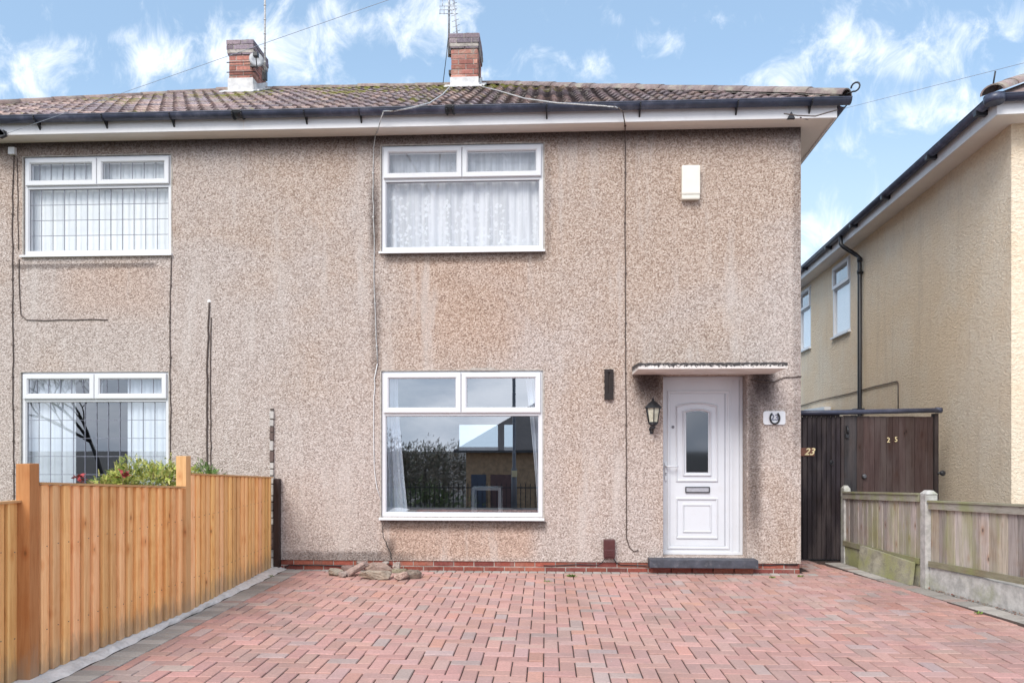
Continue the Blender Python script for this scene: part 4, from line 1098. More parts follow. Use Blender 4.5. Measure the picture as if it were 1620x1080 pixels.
def text_mesh(txt, size, mat, parent, loc, shear=0., bold=0., extr=.002, name='number', rotz=0.):
    cu = bpy.data.curves.new('t', 'FONT'); cu.body = txt; cu.size = size; cu.extrude = extr; cu.offset = bold; cu.shear = shear
    cu.align_x = 'CENTER'; cu.align_y = 'CENTER'
    ob = bpy.data.objects.new('t', cu); COL.objects.link(ob); bpy.context.view_layer.update()
    me = bpy.data.meshes.new_from_object(ob.evaluated_get(bpy.context.evaluated_depsgraph_get())); bpy.data.objects.remove(ob)
    me.transform(Matrix.Rotation(rotz, 4, 'Z') @ Matrix.Rotation(R(90), 4, 'X')); me.name = name
    me.materials.clear(); me.materials.append(mat)
    o = bpy.data.objects.new(name, me); COL.objects.link(o); o.parent = parent
    root = parent
    while root.parent: root = root.parent
    o.location = Vector(loc)-Vector(root.location); return o
# house number plaque with horseshoe
a = at(1207.5, 650, -.015); b_ = at(1242.5, 671.5, -.015); pc = (a+b_)/2
pq = empty('house_number_plaque', (pc.x, 0, b_.z), 'white rounded house number plaque with a black horseshoe right of the front door', 'number plaque')
q = MB(); q.box(a.x, b_.x, -.016, 0, b_.z, a.z, bev=.0075)
pts = []; w_, h_ = b_.x-a.x, a.z-b_.z; rr = .028
for (cx, cz, a0) in ((b_.x-rr, a.z-rr, 0), (a.x+rr, a.z-rr, 90), (a.x+rr, b_.z+rr, 180), (b_.x-rr, b_.z+rr, 270)):
    for k in range(6): pts.append((cx+rr*math.cos(R(a0+18*k)), -.004, cz+rr*math.sin(R(a0+18*k))))
q = MB(); q.prism(pts, (0, -.014, 0)); q.build('plate', M_UPVC, pq)
q = MB(); hp_ = []
for k in range(17):
    an = R(125+ (290)*k/16); hp_.append((pc.x+.003+.050*math.cos(an), -.025, pc.z-.002+.062*math.sin(an)))
q.tube(hp_, .0095, 8); q.build('horseshoe', M_IRON, pq)
text_mesh('23', .088, M_LEAD, pq, (pc.x+.003, -.019, pc.z+.001), bold=.003)

# broken pipe strip with old paint near the fence end
ps_ = MB(); a = at(427, 650, -.015); b_ = at(433, 755, -.015); z = b_.z-1.0
M_FLAKE = attr_mat('flaking_strip', .85, 40, .25, .4)
while z < a.z:
    l = random.uniform(.05, .12); f = random.random()
    ps_.box(a.x+random.uniform(0, .005), b_.x+random.uniform(-.006, .004), -.03, 0, z, min(z+l, a.z)-.002, (.50, .47, .44) if f < .75 else (.14, .10, .09), bev=.003)
    ps_.box(a.x+.004, b_.x-.004, -.02, 0, z+l-.002, z+l+.02, (.10, .08, .07)); z += l+.012
tag(ps_.build('wall_conduit', M_FLAKE), 'flaking white conduit strip on the wall above the end of the fence', 'conduit')
# dark post at the wall
q = MB(); a = at(432.5, 757, -.07); b_ = at(441.5, 757, -.07); q.box(a.x, b_.x, -.075, -.012, -.0, a.z, (.045, .03, .028), bev=.004)
tag(q.build('fence_end_post', M_DARKWOOD), 'dark brown wooden post fixed against the wall at the end of the new fence', 'post')

# ------------------------------------------------------------------ new timber fence
root = empty('timber_fence', (fencex(-3), -3, 0), 'new orange timber fence along the left side of the driveway', 'fence')
def wood_tone(base=(.95, .57, .265), j=.17):
    f = random.uniform(1-j, 1+j); return (base[0]*f, base[1]*f*random.uniform(.97, 1.04), base[2]*f*random.uniform(.85, 1.12))
def panel(y0, y1, zt0, zt1, xoff, n, zb=.03, label=None):
    """feather-edge boards from y0 (far) to y1 (near); board face at fencex+xoff"""
    m = MB()
    for i in range(n):
        ya_ = y0+(y1-y0)*i/n; yb_ = y0+(y1-y0)*(i+1.0)/n
        t = (i+.5)/n; zt_ = zt0+(zt1-zt0)*t; xf = fencex((ya_+yb_)/2)+xoff; tw = random.uniform(-.003, .003); zl = zb+random.uniform(-.004, .008)
        lean = random.uniform(-.002, .002); col = wood_tone()
        ys_, ye_ = y0+(y1-y0)*(i+.04)/n, y0+(y1-y0)*(i+.93)/n
        m.prism([(xf-.028, ys_, zl), (xf-.010+tw, ys_, zl), (xf+.001+tw, (ys_+ye_)/2, zl), (xf+.005+tw, ye_*.9+ys_*.1, zl), (xf+.001+tw, ye_, zl), (xf-.028, ye_+lean, zl)], (0, lean*2, zt_-zl), col)
        ks = [random.uniform(zl+.05, zt_-.05) for _ in range(2)]
        for zz in (.285, .785):
            for yy in (ys_*.6+ye_*.4,):
                m.box(xf-.004, xf+.0035+tw, yy-.0026, yy+.0026, zz+tw*3-.0026, zz+tw*3+.0026, (.25, .2, .17))
        if i < n-1: m.prism([(xf-.036, ys_, zl), (xf-.030, ys_, zl), (xf-.036, yb_+(y1-y0)*.06/n, zl), (xf-.030, yb_+(y1-y0)*.06/n, zl)], (0, 0, zt_-zl-.01), tuple(q_*.6 for q_ in col))  # backing strip darker than its board: gap shade put into the colour
    o = m.build('panel', M_FENCE, root)
    if label: o['label'] = label
    c = MB(); xa, xb = fencex(y0)+xoff, fencex(y1)+xoff
    c.add([(xa-.03, y0, zt0), (xa+.014, y0, zt0), (xb+.014, y1, zt1), (xb-.03, y1, zt1), (xa-.03, y0, zt0+.014), (xa+.014, y0, zt0+.014), (xb+.014, y1, zt1+.014), (xb-.03, y1, zt1+.014)],
          [(0, 1, 2, 3), (4, 5, 6, 7), (0, 1, 5, 4), (1, 2, 6, 5), (2, 3, 7, 6), (3, 0, 4, 7)], (.60, .37, .18)); c.build('capping_rail', M_FENCEY, root)
    r = MB()
    for zz in (.25, .75):
        r = MB(); xa, xb = fencex(y0)+xoff, fencex(y1)+xoff
        r.prism([(xa-.075, y0, zz), (xa-.038, y0, zz), (xb-.038, y1, zz), (xb-.075, y1, zz)], (0, 0, .07), (.5, .28, .12)); r.build('back_rail', M_FENCEY, root)
M_FENCEY = wood_mat('new_fence_rail', 'y', False)
def zat(px, py, y):   # height of an image row on the fence plane at depth y
    return at(px, py, y).z
yM = atz(298, 973, 0).y; yN = atz(63, 1075, 0).y; XO = 0.
def tone_post(f=1.): return (.72*f, .43*f, .20*f)
panel(-.085, yM+.05, zat(431, 756, -.1), zat(312, 751, yM), XO, 20)
panel(yM-.055, yN, zat(296, 771, yM), zat(66, 766, yN), XO-.0, 17)
yP = yN-.11
panel(yP+.03, yP-1.75, zat(42, 795, yP), zat(42, 795, yP)+.02, XO-.055, 17)
for (yy, ztop, col, nm) in ((yM, zat(298, 721, yM), tone_post(1.0), None), (yN-.05, zat(45, 733, yN-.05), (.50, .23, .09), 'darker reddish post')):
    q = MB(); xf = fencex(yy); q.box(xf-.078, xf+.006, yy-.04, yy+.04, 0, ztop, col, bev=.004)
    o = q.build('post', M_FENCE, root)
    if nm: o['label'] = nm

# ------------------------------------------------------------------ old fence on the right
rf = empty('old_fence', (RB.x, RB.y, 0), 'low weathered grey fence on concrete gravel boards right of the driveway', 'fence')
def bay(A, B, zt0, zt1, zg0, zg1, n, side, tones, gmat):
    d = (B-A); L = d.length; d = d.normalized(); nn = Vector((-d.y, d.x, 0))
    if nn.x > 0: nn = -nn
    m = MB()
    for i in range(n):
        a = A+d*(L*i/n); b_ = A+d*(L*(i+1.08)/n); t = (i+.5)/n; zt_ = zt0+(zt1-zt0)*t-.04; zb_ = zg0+(zg1-zg0)*t
        f = random.uniform(.72, 1.2); c = random.choice(tones); c = tuple(q_*f for q_ in c)
        m.prism([a+Vector((0, 0, zb_)), a-nn*.012+Vector((0, 0, zb_)), b_-nn*.012+Vector((0, 0, zb_)), b_+nn*.008+Vector((0, 0, zb_))], (0, 0, zt_-zb_), c)
    m.build('panel', M_OLDWOOD, rf)
    def rail(z0a, z0b, h_, o0, o1, mat, nm, col):
        r = MB(); A0, B0 = A+nn*o0, B+nn*o0; A1, B1 = A+nn*o1, B+nn*o1
        r.add([A0+Vector((0, 0, z0a)), B0+Vector((0, 0, z0b)), B1+Vector((0, 0, z0b)), A1+Vector((0, 0, z0a)), A0+Vector((0, 0, z0a+h_)), B0+Vector((0, 0, z0b+h_)), B1+Vector((0, 0, z0b+h_)), A1+Vector((0, 0, z0a+h_))],
              [(0, 1, 2, 3), (4, 5, 6, 7), (0, 1, 5, 4), (1, 2, 6, 5), (2, 3, 7, 6), (3, 0, 4, 7)], col); r.build(nm, mat, rf)
    rail(zt0-.075, zt1-.075, .065, .009, .032, M_OLDY, 'top_rail', (.34, .32, .28)); rail(zt0-.008, zt1-.008, .018, -.03, .045, M_OLDY, 'capping_rail', (.30, .29, .22))
    rail(zg0-.0, zg1-.0, .055, .009, .030, M_OLDY, 'bottom_rail', (.26, .24, .17))
    rail(-.05, -.05, zg0+.052, -.025, .012, gmat, 'gravel_board', (1, 1, 1))
M_OLDY = wood_mat('weathered_rail', 'y', False, (.1, .1, .1), (.24, .27, .10, .6), (.5, .48, .44), .9, .5)
up = Vector((0, 0, 1)); tn = ((.42, .37, .35), (.48, .43, .40), (.36, .32, .30), (.45, .40, .33))
dAB = (RB-RA).normalized(); dBC = (RC-RB).normalized()
bay(RA+dAB*.03, RB-dAB*.08, hit(1345, 778, RA, Vector((0, 1, 0))).z, .905, .205, .215, 15, 1, tn, M_MOSSY)
bay(RB+dBC*.06, RB+dBC*1.86, .845, .93, .215, .275, 18, 1, tn, M_CONC)
bay(RB+dBC*1.98, RB+dBC*3.78, .93, .97, .27, .30, 18, 1, tn, M_CONC)
for (P_, ht, wd_) in ((RA, .895, .075), (RB, .935, .115), (RB+dBC*1.92, 1.0, .115)):
    q = MB(); q.box(P_.x-wd_/2+.02, P_.x+wd_/2+.02, P_.y-.05, P_.y+.05, -.03, ht-.02, bev=.006)
    q.lathe([(wd_*.72, ht-.022), (wd_*.35, ht+.012)], (P_.x+.02, P_.y, 0), 4, smooth=False, phase=R(45)); q.build('concrete_post', M_CONC, rf)
# mossy slab leaning against the gravel board
dn0 = Vector((Rn0.x, Rn0.y, 0)); A_ = RA+dAB*.46; B_ = RB-dAB*.12
s_ = MB(); s_.prism([A_+dn0*.06+up*.002, B_+dn0*.06+up*.002, B_+dn0*.035+up*.225, A_+dn0*.035+up*.265], dn0*.035)
tag(s_.build('concrete_slab', M_MOSSY), 'green mossy concrete slab leaning against the base of the old fence', 'slab')
# dead leaves in the gutter of the fence
lv = MB()
for i in range(420):
    t = random.random(); P_ = RB+dBC*(-.1+t*3.4); nn = Vector((Rn.x, Rn.y, 0)); p_ = P_+nn*(abs(random.gauss(.02, .022)))+up*random.uniform(.003, .012)
    a = random.uniform(0, 6.28); s0 = random.uniform(.006, .014); u_ = Vector((math.cos(a), math.sin(a), random.uniform(-.4, .4)))*s0; v_ = Vector((-math.sin(a), math.cos(a), random.uniform(-.3, .3)))*s0*.6
    f = random.uniform(.6, 1.3); lv.add([p_-u_, p_-v_, p_+u_, p_+v_], [(0, 1, 2, 3)], random.choice([(.26*f, .09*f, .06*f), (.20*f, .10*f, .06*f), (.30*f, .17*f, .10*f)]))
for i in range(170):
    p_ = Vector((random.uniform(-2.7, 3.4), -random.random()**2*3.2-.12, .004)); a = random.uniform(0, 6.28); s0 = random.uniform(.002, .006)
    u_ = Vector((math.cos(a), math.sin(a), 0))*s0; v_ = Vector((-math.sin(a), math.cos(a), .3))*s0*.6
    lv.add([p_-u_, p_-v_, p_+u_, p_+v_], [(0, 1, 2, 3)], random.choice([(.12, .07, .04), (.5, .47, .43), (.2, .13, .08)]))
tag(lv.build('fallen_leaves', attr_mat('dead_leaf', .8, 40, .2, 0), recalc=False), 'red brown dead leaves and litter lying in the paving edges', 'leaves', kind='stuff')

# ------------------------------------------------------------------ gates
gA = at(1255, 700, GATE_Y); gB = at(1330, 700, GATE_Y); gzt = at(1300, 658, GATE_Y).z
gt = empty('side_gate', ((gA.x+gB.x)/2, GATE_Y, 0), 'tall black slatted side gate numbered 23 beside the house corner', 'gate')
m = MB(); gx0, gx1 = HX+.03, gB.x; n = 13
for i in range(n):
    a = gx0+(gx1-gx0)*i/n; b_ = gx0+(gx1-gx0)*(i+1)/n; f = random.uniform(.8, 1.25)
    m.box(a+.005, b_-.005, GATE_Y, GATE_Y+.02, .02, gzt, (.026*f, .020*f, .024*f), bev=.003)
m.box(gx0, gx1, GATE_Y+.021, GATE_Y+.05, .1, .2, (.02, .016, .018)); m.box(gx0, gx1, GATE_Y+.012, GATE_Y+.022, .02, gzt-.01, (.010, .008, .009))
m.build('boards', M_DARKWOOD, gt)
q = MB(); c_ = at(1315, 730, GATE_Y); q.lathe([(.018, 0), (.020, -.008), (.014, -.012)], (c_.x, GATE_Y, c_.z), 14, axis='Y')
q.tube([(c_.x+.022*math.cos(R(k*30)), GATE_Y-.018, c_.z-.012+.024*math.sin(R(k*30))) for k in range(13)], .004, 6); q.build('ring_handle', M_IRON, gt)
a = at(1262, 708, GATE_Y-.01); b_ = at(1288.5, 721, GATE_Y-.01)
q = MB(); q.box(a.x, b_.x, GATE_Y-.012, GATE_Y+.001, b_.z, a.z, bev=.002); npl = q.build('number_plate', simple('brown_plate', (.16, .06, .035), .5, .2, 20), gt)
M_GOLD = simple('cream_gold_number', (.75, .62, .36), .4, .1, 30)
text_mesh('23', .115, M_GOLD, npl, (at(1279.5, 714.5, GATE_Y).x, GATE_Y-.015, (a.z+b_.z)/2), shear=.35, bold=.002)
# gap strip / frame above
frm = empty('gate_frame', (gx1, GATE_Y, 0), 'dark timber frame with black rail over the two side gates', 'gate frame')
GB_Y = GATE_Y+.32
gC = at(1483, 700, GB_Y)
P0 = Vector((HX+.0, GATE_Y-.0, 0)); P1 = Vector((gC.x, GB_Y, 0)); Pm = Vector((gx1+.01, GATE_Y+.0, 0))
zr0, zr1 = at(1275, 652, GATE_Y).z, at(1478, 647.5, GB_Y).z
q = MB(); q.tube([(HX+.005, GATE_Y-.03, zr0-.01), (Pm.x, GATE_Y-.03, (zr0)*.8+zr1*.2-.01), (P1.x+.02, GB_Y-.03, zr1-.01)], .030, 12)
q.tube([(P1.x-.04, GB_Y-.035, zr1-.01), (P1.x+.03, GB_Y-.028, zr1-.01)], .036, 12); q.build('top_rail', M_GUTTER, frm)
q = MB(); q.box(gx1+.002, gx1+.035, GATE_Y-.01, GATE_Y+.05, 0, zr0-.05, (.05, .04, .04)); q.build('post', M_DARKWOOD, frm); q = MB(); q.box(P1.x-.045, P1.x+.005, GB_Y-.02, GB_Y+.06, 0, zr1-.05, (.035, .026, .025), bev=.003)
q.build('post', M_DARKWOOD, frm)
q = MB(); q.box(HX+.01, gx1, GATE_Y+.03, GATE_Y+.06, gzt+.02, zr0-.045, (.03, .02, .02))
q.build('lintel_board', M_DARKWOOD, frm)
g2 = empty('side_gate', (gC.x-.5, GB_Y, 0), 'wide dark brown boarded gate numbered 25 behind the old fence', 'gate')
d = (P1-Pm); L = d.length; d = d.normalized(); nn = Vector((d.y, -d.x, 0)); n = 12
m = MB(); ztg = (zr0+zr1)/2-.065; s_acc = .035
edges = [0, .085, .135, .20, .27, .325, .385, .45, .515, .585, .66, .76, .90, .965]
Ltot = L-.05
for i in range(len(edges)-1):
    a = Pm+d*(Ltot*edges[i]+.035); b_ = Pm+d*(Ltot*edges[i+1]+.031); f = random.uniform(.75, 1.3)
    base_ = (.048, .046, .050) if i < 2 else random.choice([(.062, .042, .038), (.052, .038, .036), (.070, .045, .042)])
    j_ = random.uniform(0, .006)
    m.prism([a+nn*j_, b_+nn*j_, b_-nn*.02, a-nn*.02], (0, 0, ztg+(.01 if i < 2 else 0)+random.uniform(-.006, .003)), tuple(q_*f for q_ in base_))
m.build('boards', M_DARKWOOD, g2)
ang = math.atan2(d.y, d.x)
pn = Vector((0, 0, 0))
for (px, py, ch_) in ((1404.5, 696, '2'), (1416.5, 695, '5')):
    h_ = hit(px, py, Pm, nn); text_mesh(ch_, .085, M_GOLD, g2, h_+nn*.012, bold=.001, rotz=ang)
q = MB(); h_ = hit(1366, 753, Pm, nn); q.lathe([(.026, 0), (.03, -.02), (.018, -.038)], h_+nn*.004, 14, axis='Y'); q.build('knob', simple('old_knob', (.13, .13, .14), .4, .2, 40, metal=.5), g2)
q = MB(); h_ = hit(1339, 680, Pm, nn)
q.tube([h_+nn*.01+up*.05, h_+nn*.03, h_+nn*.02-up*.05], .014, 8); q.box(h_.x-.02, h_.x+.02, h_.y-.03, h_.y-.005, h_.z-.09, h_.z-.045); q.build('latch', M_IRON, g2)
q = MB(); h_ = at(1483, 748, GB_Y-.02); q.tube([h_, h_+Vector((.05, 0, 0))], .015, 8); q.lathe([(.03, 0), (.035, -.02), (.02, -.04)], h_+Vector((.055, 0, 0)), 12, axis='Y'); q.build('bolt_knob', M_IRON, g2)

# ------------------------------------------------------------------ neighbouring cream house
NC = atz(1600, 196, ZE); sdir = (FW+RT*((960-810)/FPX)); sdir.normalize(); fdir = Vector((sdir.y, -sdir.x, 0))
nh = empty('neighbouring_house', (NC.x, NC.y, 0), 'cream rendered neighbouring house with white soffit on the right', 'house')
NL, NWd = 9.5, 7.5
def NP(s, f, z): p = NC+sdir*s+fdir*f; return Vector((p.x, p.y, z))
def nwin(pxa, pxb, pyt, pyb):
    nrm = fdir
    a = hit(pxa, pyt, NC, nrm); b_ = hit(pxb, pyb, NC, nrm)
    sa, sb = (a-NC).dot(sdir), (b_-NC).dot(sdir); return min(sa, sb), max(sa, sb), b_.z, a.z
w1 = nwin(1318, 1345.5, 418, 522); w1 = (w1[0], w1[1], w1[2], min(ZE-.06, w1[3]))
w2 = nwin(1266, 1283, 459, 549); w2 = (w2[0], w2[1], w2[2], w1[3])
nb = MB(); holes = [w1, w2]
xs = sorted({0, NL, w1[0], w1[1], w2[0], w2[1]}); zs = sorted({-.05, ZE, w1[2], w1[3], w2[2]})
for i in range(len(xs)-1):
    for j in range(len(zs)-1):
        cs, cz = (xs[i]+xs[i+1])/2, (zs[j]+zs[j+1])/2
        if any(h[0] < cs < h[1] and h[2] < cz < h[3] for h in holes): continue
        nb.add([NP(xs[i], 0, zs[j]), NP(xs[i+1], 0, zs[j]), NP(xs[i+1], 0, zs[j+1]), NP(xs[i], 0, zs[j+1])], [(0, 1, 2, 3)])
for h in holes:
    for (s0, z0_, s1, z1_) in ((h[0], h[2], h[1], h[2]), (h[1], h[2], h[1], h[3]), (h[1], h[3], h[0], h[3]), (h[0], h[3], h[0], h[2])):
        nb.add([NP(s0, 0, z0_), NP(s1, 0, z1_), NP(s1, .12, z1_), NP(s0, .12, z0_)], [(0, 1, 2, 3)])
nb.add([NP(0, 0, -.05), NP(0, NWd, -.05), NP(0, NWd, ZE), NP(0, 0, ZE)], [(0, 1, 2, 3)])
nb.add([NP(NL, 0, -.05), NP(NL, NWd, -.05), NP(NL, NWd, ZE), NP(NL, 0, ZE)], [(0, 1, 2, 3)])
nb.add([NP(0, NWd, -.05), NP(NL, NWd, -.05), NP(NL, NWd, ZE), NP(0, NWd, ZE)], [(0, 1, 2, 3)])
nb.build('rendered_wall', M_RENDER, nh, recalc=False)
Mn = Matrix(((sdir.x, fdir.x, 0, NC.x), (sdir.y, fdir.y, 0, NC.y), (0, 0, 1, 0), (0, 0, 0, 1)))   # local x along the side wall, y inwards
for h in holes:
    q = MB(); tzn = h[3]-(h[3]-h[2])*.33
    q.ring(h[0], h[1], h[2], h[3], [(0, .08), (0, .0), (.05, .0), (.06, .02), (.06, .08)], M=Mn)
    q.ring(h[0]+.03, h[1]-.03, tzn, h[3]-.03, [(0, .05), (0, -.03), (.055, -.03), (.07, -.01), (.07, .05)], M=Mn)
    q.box(h[0]+.04, h[1]-.04, .004, .07, tzn-.02, tzn+.02, M=Mn); q.box(h[0]-.02, h[1]+.02, -.05, .05, h[2]-.03, h[2], M=Mn)
    fr_ = q.build('window', M_UPVC, nh)
    q = MB(); q.box(h[0]+.05, h[1]-.05, .03, .034, h[2]+.05, tzn-.01, M=Mn); q.box(h[0]+.08, h[1]-.08, .002, .006, tzn+.05, h[3]-.08, M=Mn); q.build('glass', M_GLASSU, fr_)
    q = MB(); q.box(h[0]+.05, h[1]-.05, .06, .07, h[2]+.05, tzn-.01, M=Mn); q.build('blind', M_BLIND, fr_)
    q = MB(); q.box(h[0]+.05, h[1]-.05, .3, .31, tzn-.05, h[3]-.02, M=Mn); q.build('room_lining', M_ROOMD, fr_)
ON = .26
q = MB(); q.prism([NP(-ON, -ON, ZE), NP(NL+ON, -ON, ZE), NP(NL+ON, NWd+ON, ZE), NP(-ON, NWd+ON, ZE)], (0, 0, .012)); q.build('soffit', simple('neighbour_soffit', (.85, .79, .73), .5, .04, 2), nh)
q = MB(); q.box(-ON-.02, NL+ON, -ON-.02, -ON+.001, ZE-.010, ZE+.14, M=Mn); q.box(-ON-.02, -ON, -ON, NWd+ON, ZE-.011, ZE+.141, M=Mn); q.build('fascia', M_FASCIA, nh)
q = MB()
gutter(q, NP(-ON-.14, -ON-.022, ZE+.155), NP(NL+ON, -ON-.022, ZE+.155), -fdir); gutter(q, NP(-ON-.022, -ON-.14, ZE+.155), NP(-ON-.022, NWd+ON, ZE+.155), -sdir)
q.lathe([(.085, ZE+.085), (.10, ZE+.11), (.10, ZE+.165)], NP(-ON-.07, -ON-.07, 0), 14)
ngu = q.build('gutter', M_GUTTER, nh)
for px, py in ((1556, 195), (1477, 259), (1404, 317), (1353, 361), (1313, 392), (1275, 424)):
    h_ = hit(px, py, NP(0, -ON-.05, 0), fdir); s_ = (h_-NC).dot(sdir)
    q = MB(); q.box(s_-.03, s_+.03, -ON-.14, -ON-.02, ZE+.07, ZE+.12, M=Mn); q.build('bracket', M_BLACK, ngu)
rz = ZE+.16; er = ON+.10
q = MB(); ap = NWd/2; zr_ = rz+(ap+er)*math.tan(R(32))
A0, A1, A2, A3 = NP(-er, -er, rz), NP(NL+er, -er, rz), NP(NL+er, NWd+er, rz), NP(-er, NWd+er, rz)
RR0, RR1 = NP(ap, ap, zr_), NP(NL-ap, ap, zr_)
q.add([A0, A1, RR1, RR0], [(0, 1, 2, 3)], (.2, .15, .14)); q.add([A3, A0, RR0], [(0, 1, 2)], (.2, .15, .14)); q.add([A1, A2, RR1], [(0, 1, 2)]); q.add([A2, A3, RR0, RR1], [(0, 1, 2, 3)], (.2, .15, .14))
q.prism([A0-up*.02, A1-up*.02, A2-up*.02, A3-up*.02], (0, 0, .018), (.2, .15, .14))
nro = q.build('roof', simple('neighbour_tiles', (.22, .16, .145), .9, .2, 8, bmp=.5, bscale=20), nh)
q = MB(); ridge_run(q, A0+up*.03, RR0, .42, .115, (.40, .31, .29)); q.build('hip_tiles', M_HIP, nro)
q = MB(); q.tube([A0+up*.08, A0+up*.14-sdir*.02, A0+up*.22-sdir*.05], .008, 6); q.build('hip_iron', M_IRON, nro)
# downpipe
hdp = hit(1360, 500, NC-fdir*.06, fdir); s_ = (hdp-NC).dot(sdir)
h0 = hit(1331, 378, NP(0, -ON-.07, 0), fdir); s0 = (h0-NC).dot(sdir)
q = MB(); zb_ = ZE-.22
q.tube([NP(s0, -ON-.078, ZE+.10), NP(s0, -ON-.078, ZE-.03), NP(s0-.05, -ON-.05, ZE-.09), NP(s_+.12, -.09, ZE-.20), NP(s_, -.06, ZE-.29), NP(s_, -.06, 1.2), NP(s_, -.06, .05)], .034, 12)
for zz in (ZE-.30, ZE-.50, 1.95): q.tube([NP(s_, -.06, zz), NP(s_, -.06, zz-.06)], .043, 12)
q.box(s_-.02, s_+.12, -.06, -.0, ZE-.55, ZE-.52, M=Mn); q.box(s_-.06, s_+.2, -.12, 0, 1.93, 1.99, M=Mn)
tag(q.build('drainpipe', M_BLACK), 'black rainwater pipe bending from the gutter down the cream side wall', 'drainpipe')
m = MB(); nrm = fdir
def nwp(px, py, o_=.012): return hit(px, py, NC-fdir*o_, fdir)
m.tube([nwp(1262, 643), nwp(1300, 632), nwp(1345, 622), nwp(1380, 612), nwp(1419, 603), nwp(1421, 606), nwp(1421, 650)], .008, 6)
tag(m.build('wall_cable', M_CABLE), 'dark cable slanting up the cream side wall behind the gates', 'cable')
m = MB(); a = nwp(1264, 652, .3); m.prism([nwp(1272, 648, .15), nwp(1304, 643, .15), nwp(1304, 650, .15), nwp(1272, 658, .15)], fdir*.12); tag(m.build('timber_offcut', M_UPVC), 'pale board end poking up behind the black gate rail', 'board')

# ------------------------------------------------------------------ overhead wires
def span(p0, p1, label, sag=.15, r_=.006):
    p0, p1 = Vector(p0), Vector(p1); pts = []
    for k in range(41):
        t = k/40; pts.append(p0.lerp(p1, t)-Vector((0, 0, sag*4*t*(1-t))))
    m = MB(); m.tube(pts, r_, 5); return tag(m.build('overhead_wire', M_WIRE), label, 'wire')
p0 = at(6, 213, -.25); d1 = at(165, 158.5, -1.6)
pe = CAM+ray(3645, -1060)*3.0
span(p0, p0+(pe-p0)*1.6, 'long telephone wire rising from the left eaves across the sky', .0, .0023)
hk = at(1335, 172, -.3); pe = CAM+ray(1560, 115)*5.2
span(hk, hk+(pe-hk)*2.5, 'faint telephone wire leaving the right corner of the roof', .0, .0018)
q = MB(); q.box(p0.x-.12, p0.x+.03, -.29, -.245, p0.z-.02, p0.z+.035); q.prism([(p0.x-.02, -.25, p0.z-.05), (p0.x+.05, -.25, p0.z-.02), (p0.x-.02, -.25, p0.z+.05)], (0, -.04, 0)); tag(q.build('wire_bracket', M_BLACK), 'black wire bracket on the fascia at the far left', 'bracket')
q = MB(); a = at(1251, 184, -.26); q.prism([(a.x-.04, -.245, a.z-.03), (a.x+.04, -.245, a.z-.03), (a.x, -.245, a.z+.04)], (0, -.035, 0)); tag(q.build('wire_bracket', M_BLACK), 'small black triangular bracket on the fascia near the right corner', 'bracket')

# ------------------------------------------------------------------ rubble by the wall
def stone(pts_box, seed, col, yaw=0., tilt=(0, 0)):
    random.seed(seed); (cx, cy_, cz, lx, ly, lz) = pts_box; bm = bmesh.new()
    for i in range(26):
        v_ = Vector((random.uniform(-1, 1), random.uniform(-1, 1), random.uniform(-1, 1)))
        m_ = max(abs(v_.x), abs(v_.y), abs(v_.z)); v_ = v_/m_*random.uniform(.86, 1)
        bm.verts.new((v_.x*lx/2, v_.y*ly/2, v_.z*lz/2))
    r = bmesh.ops.convex_hull(bm, input=bm.verts[:]); bmesh.ops.delete(bm, geom=[g_ for g_ in r['geom_interior'] if isinstance(g_, bmesh.types.BMVert)], context='VERTS')
    bmesh.ops.bevel(bm, geom=bm.edges[:], offset=min(lx, ly, lz)*.05, segments=1, affect='EDGES')
    bmesh.ops.triangulate(bm, faces=bm.faces[:]); bmesh.ops.subdivide_edges(bm, edges=bm.edges[:], cuts=1, use_grid_fill=True)
    for v_ in bm.verts: v_.co += Vector((random.gauss(0, 1), random.gauss(0, 1), random.gauss(0, 1)))*min(lx, ly, lz)*.032
    M = Matrix.Translation((cx, cy_, cz)) @ Matrix.Rotation(yaw, 4, 'Z') @ Matrix.Rotation(tilt[0], 4, 'Y') @ Matrix.Rotation(tilt[1], 4, 'X')
    bm.verts.ensure_lookup_table(); bm.verts.index_update()
    mb = MB(); mb.add([M @ v_.co for v_ in bm.verts], [[v_.index for v_ in f.verts] for f in bm.faces], col); bm.free(); return mb
GR = 'broken stones heaped against the brick plinth'
def S(px, pyb, w_, h_, dpt, seed, col, label, Y=None, z=0., yaw=0., tilt=(0, 0)):
    p_ = atz(px, pyb, 0) if Y is None else at(px, pyb, Y)
    sc = 1150/(p_.y+8); lx = w_/sc; lz = h_/sc
    cz = (lz/2 if Y is None else p_.z+lz/2)
    o = stone((p_.x, p_.y+dpt/2, cz+z, lx, dpt, lz), seed, col, yaw, tilt).build('broken_stone', M_STONE)
    return tag(o, label, 'stone', GR)
sg = (.30, .25, .20); sp_ = (.36, .27, .24)
S(591, 917, 57, 14, .12, 3, (.36, .30, .24), 'long pale stone lying at the front of the rubble heap')
S(652, 916, 27, 13, .15, 5, (.24, .19, .155), 'dark stone block at the right front end of the rubble heap', tilt=(R(12), 0))
S(633, 918, 24, 11, .10, 6, (.45, .33, .28), 'small pinkish stone in front, between the long and the dark stone', tilt=(R(-14), 0))
S(600, 908, 48, 18, .12, 8, (.34, .25, .21), 'large flat purple-brown stone leaning on top of the long pale one', Y=-.16)
S(560, 912, 42, 12, .13, 11, sp_, 'long reddish stone tilted up to the right at the centre left', tilt=(R(-28), 0), z=.03)
S(529, 911, 22, 11, .12, 12, (.36, .31, .25), 'pale stone at the left end of the rubble heap')
S(547, 903, 17, 8, .09, 13, (.26, .18, .16), 'small dark red stone perched above the left end of the heap', Y=-.18)
S(570, 896, 15, 8, .09, 14, (.33, .28, .25), 'small grey stone topmost on the tilted reddish one', Y=-.15)
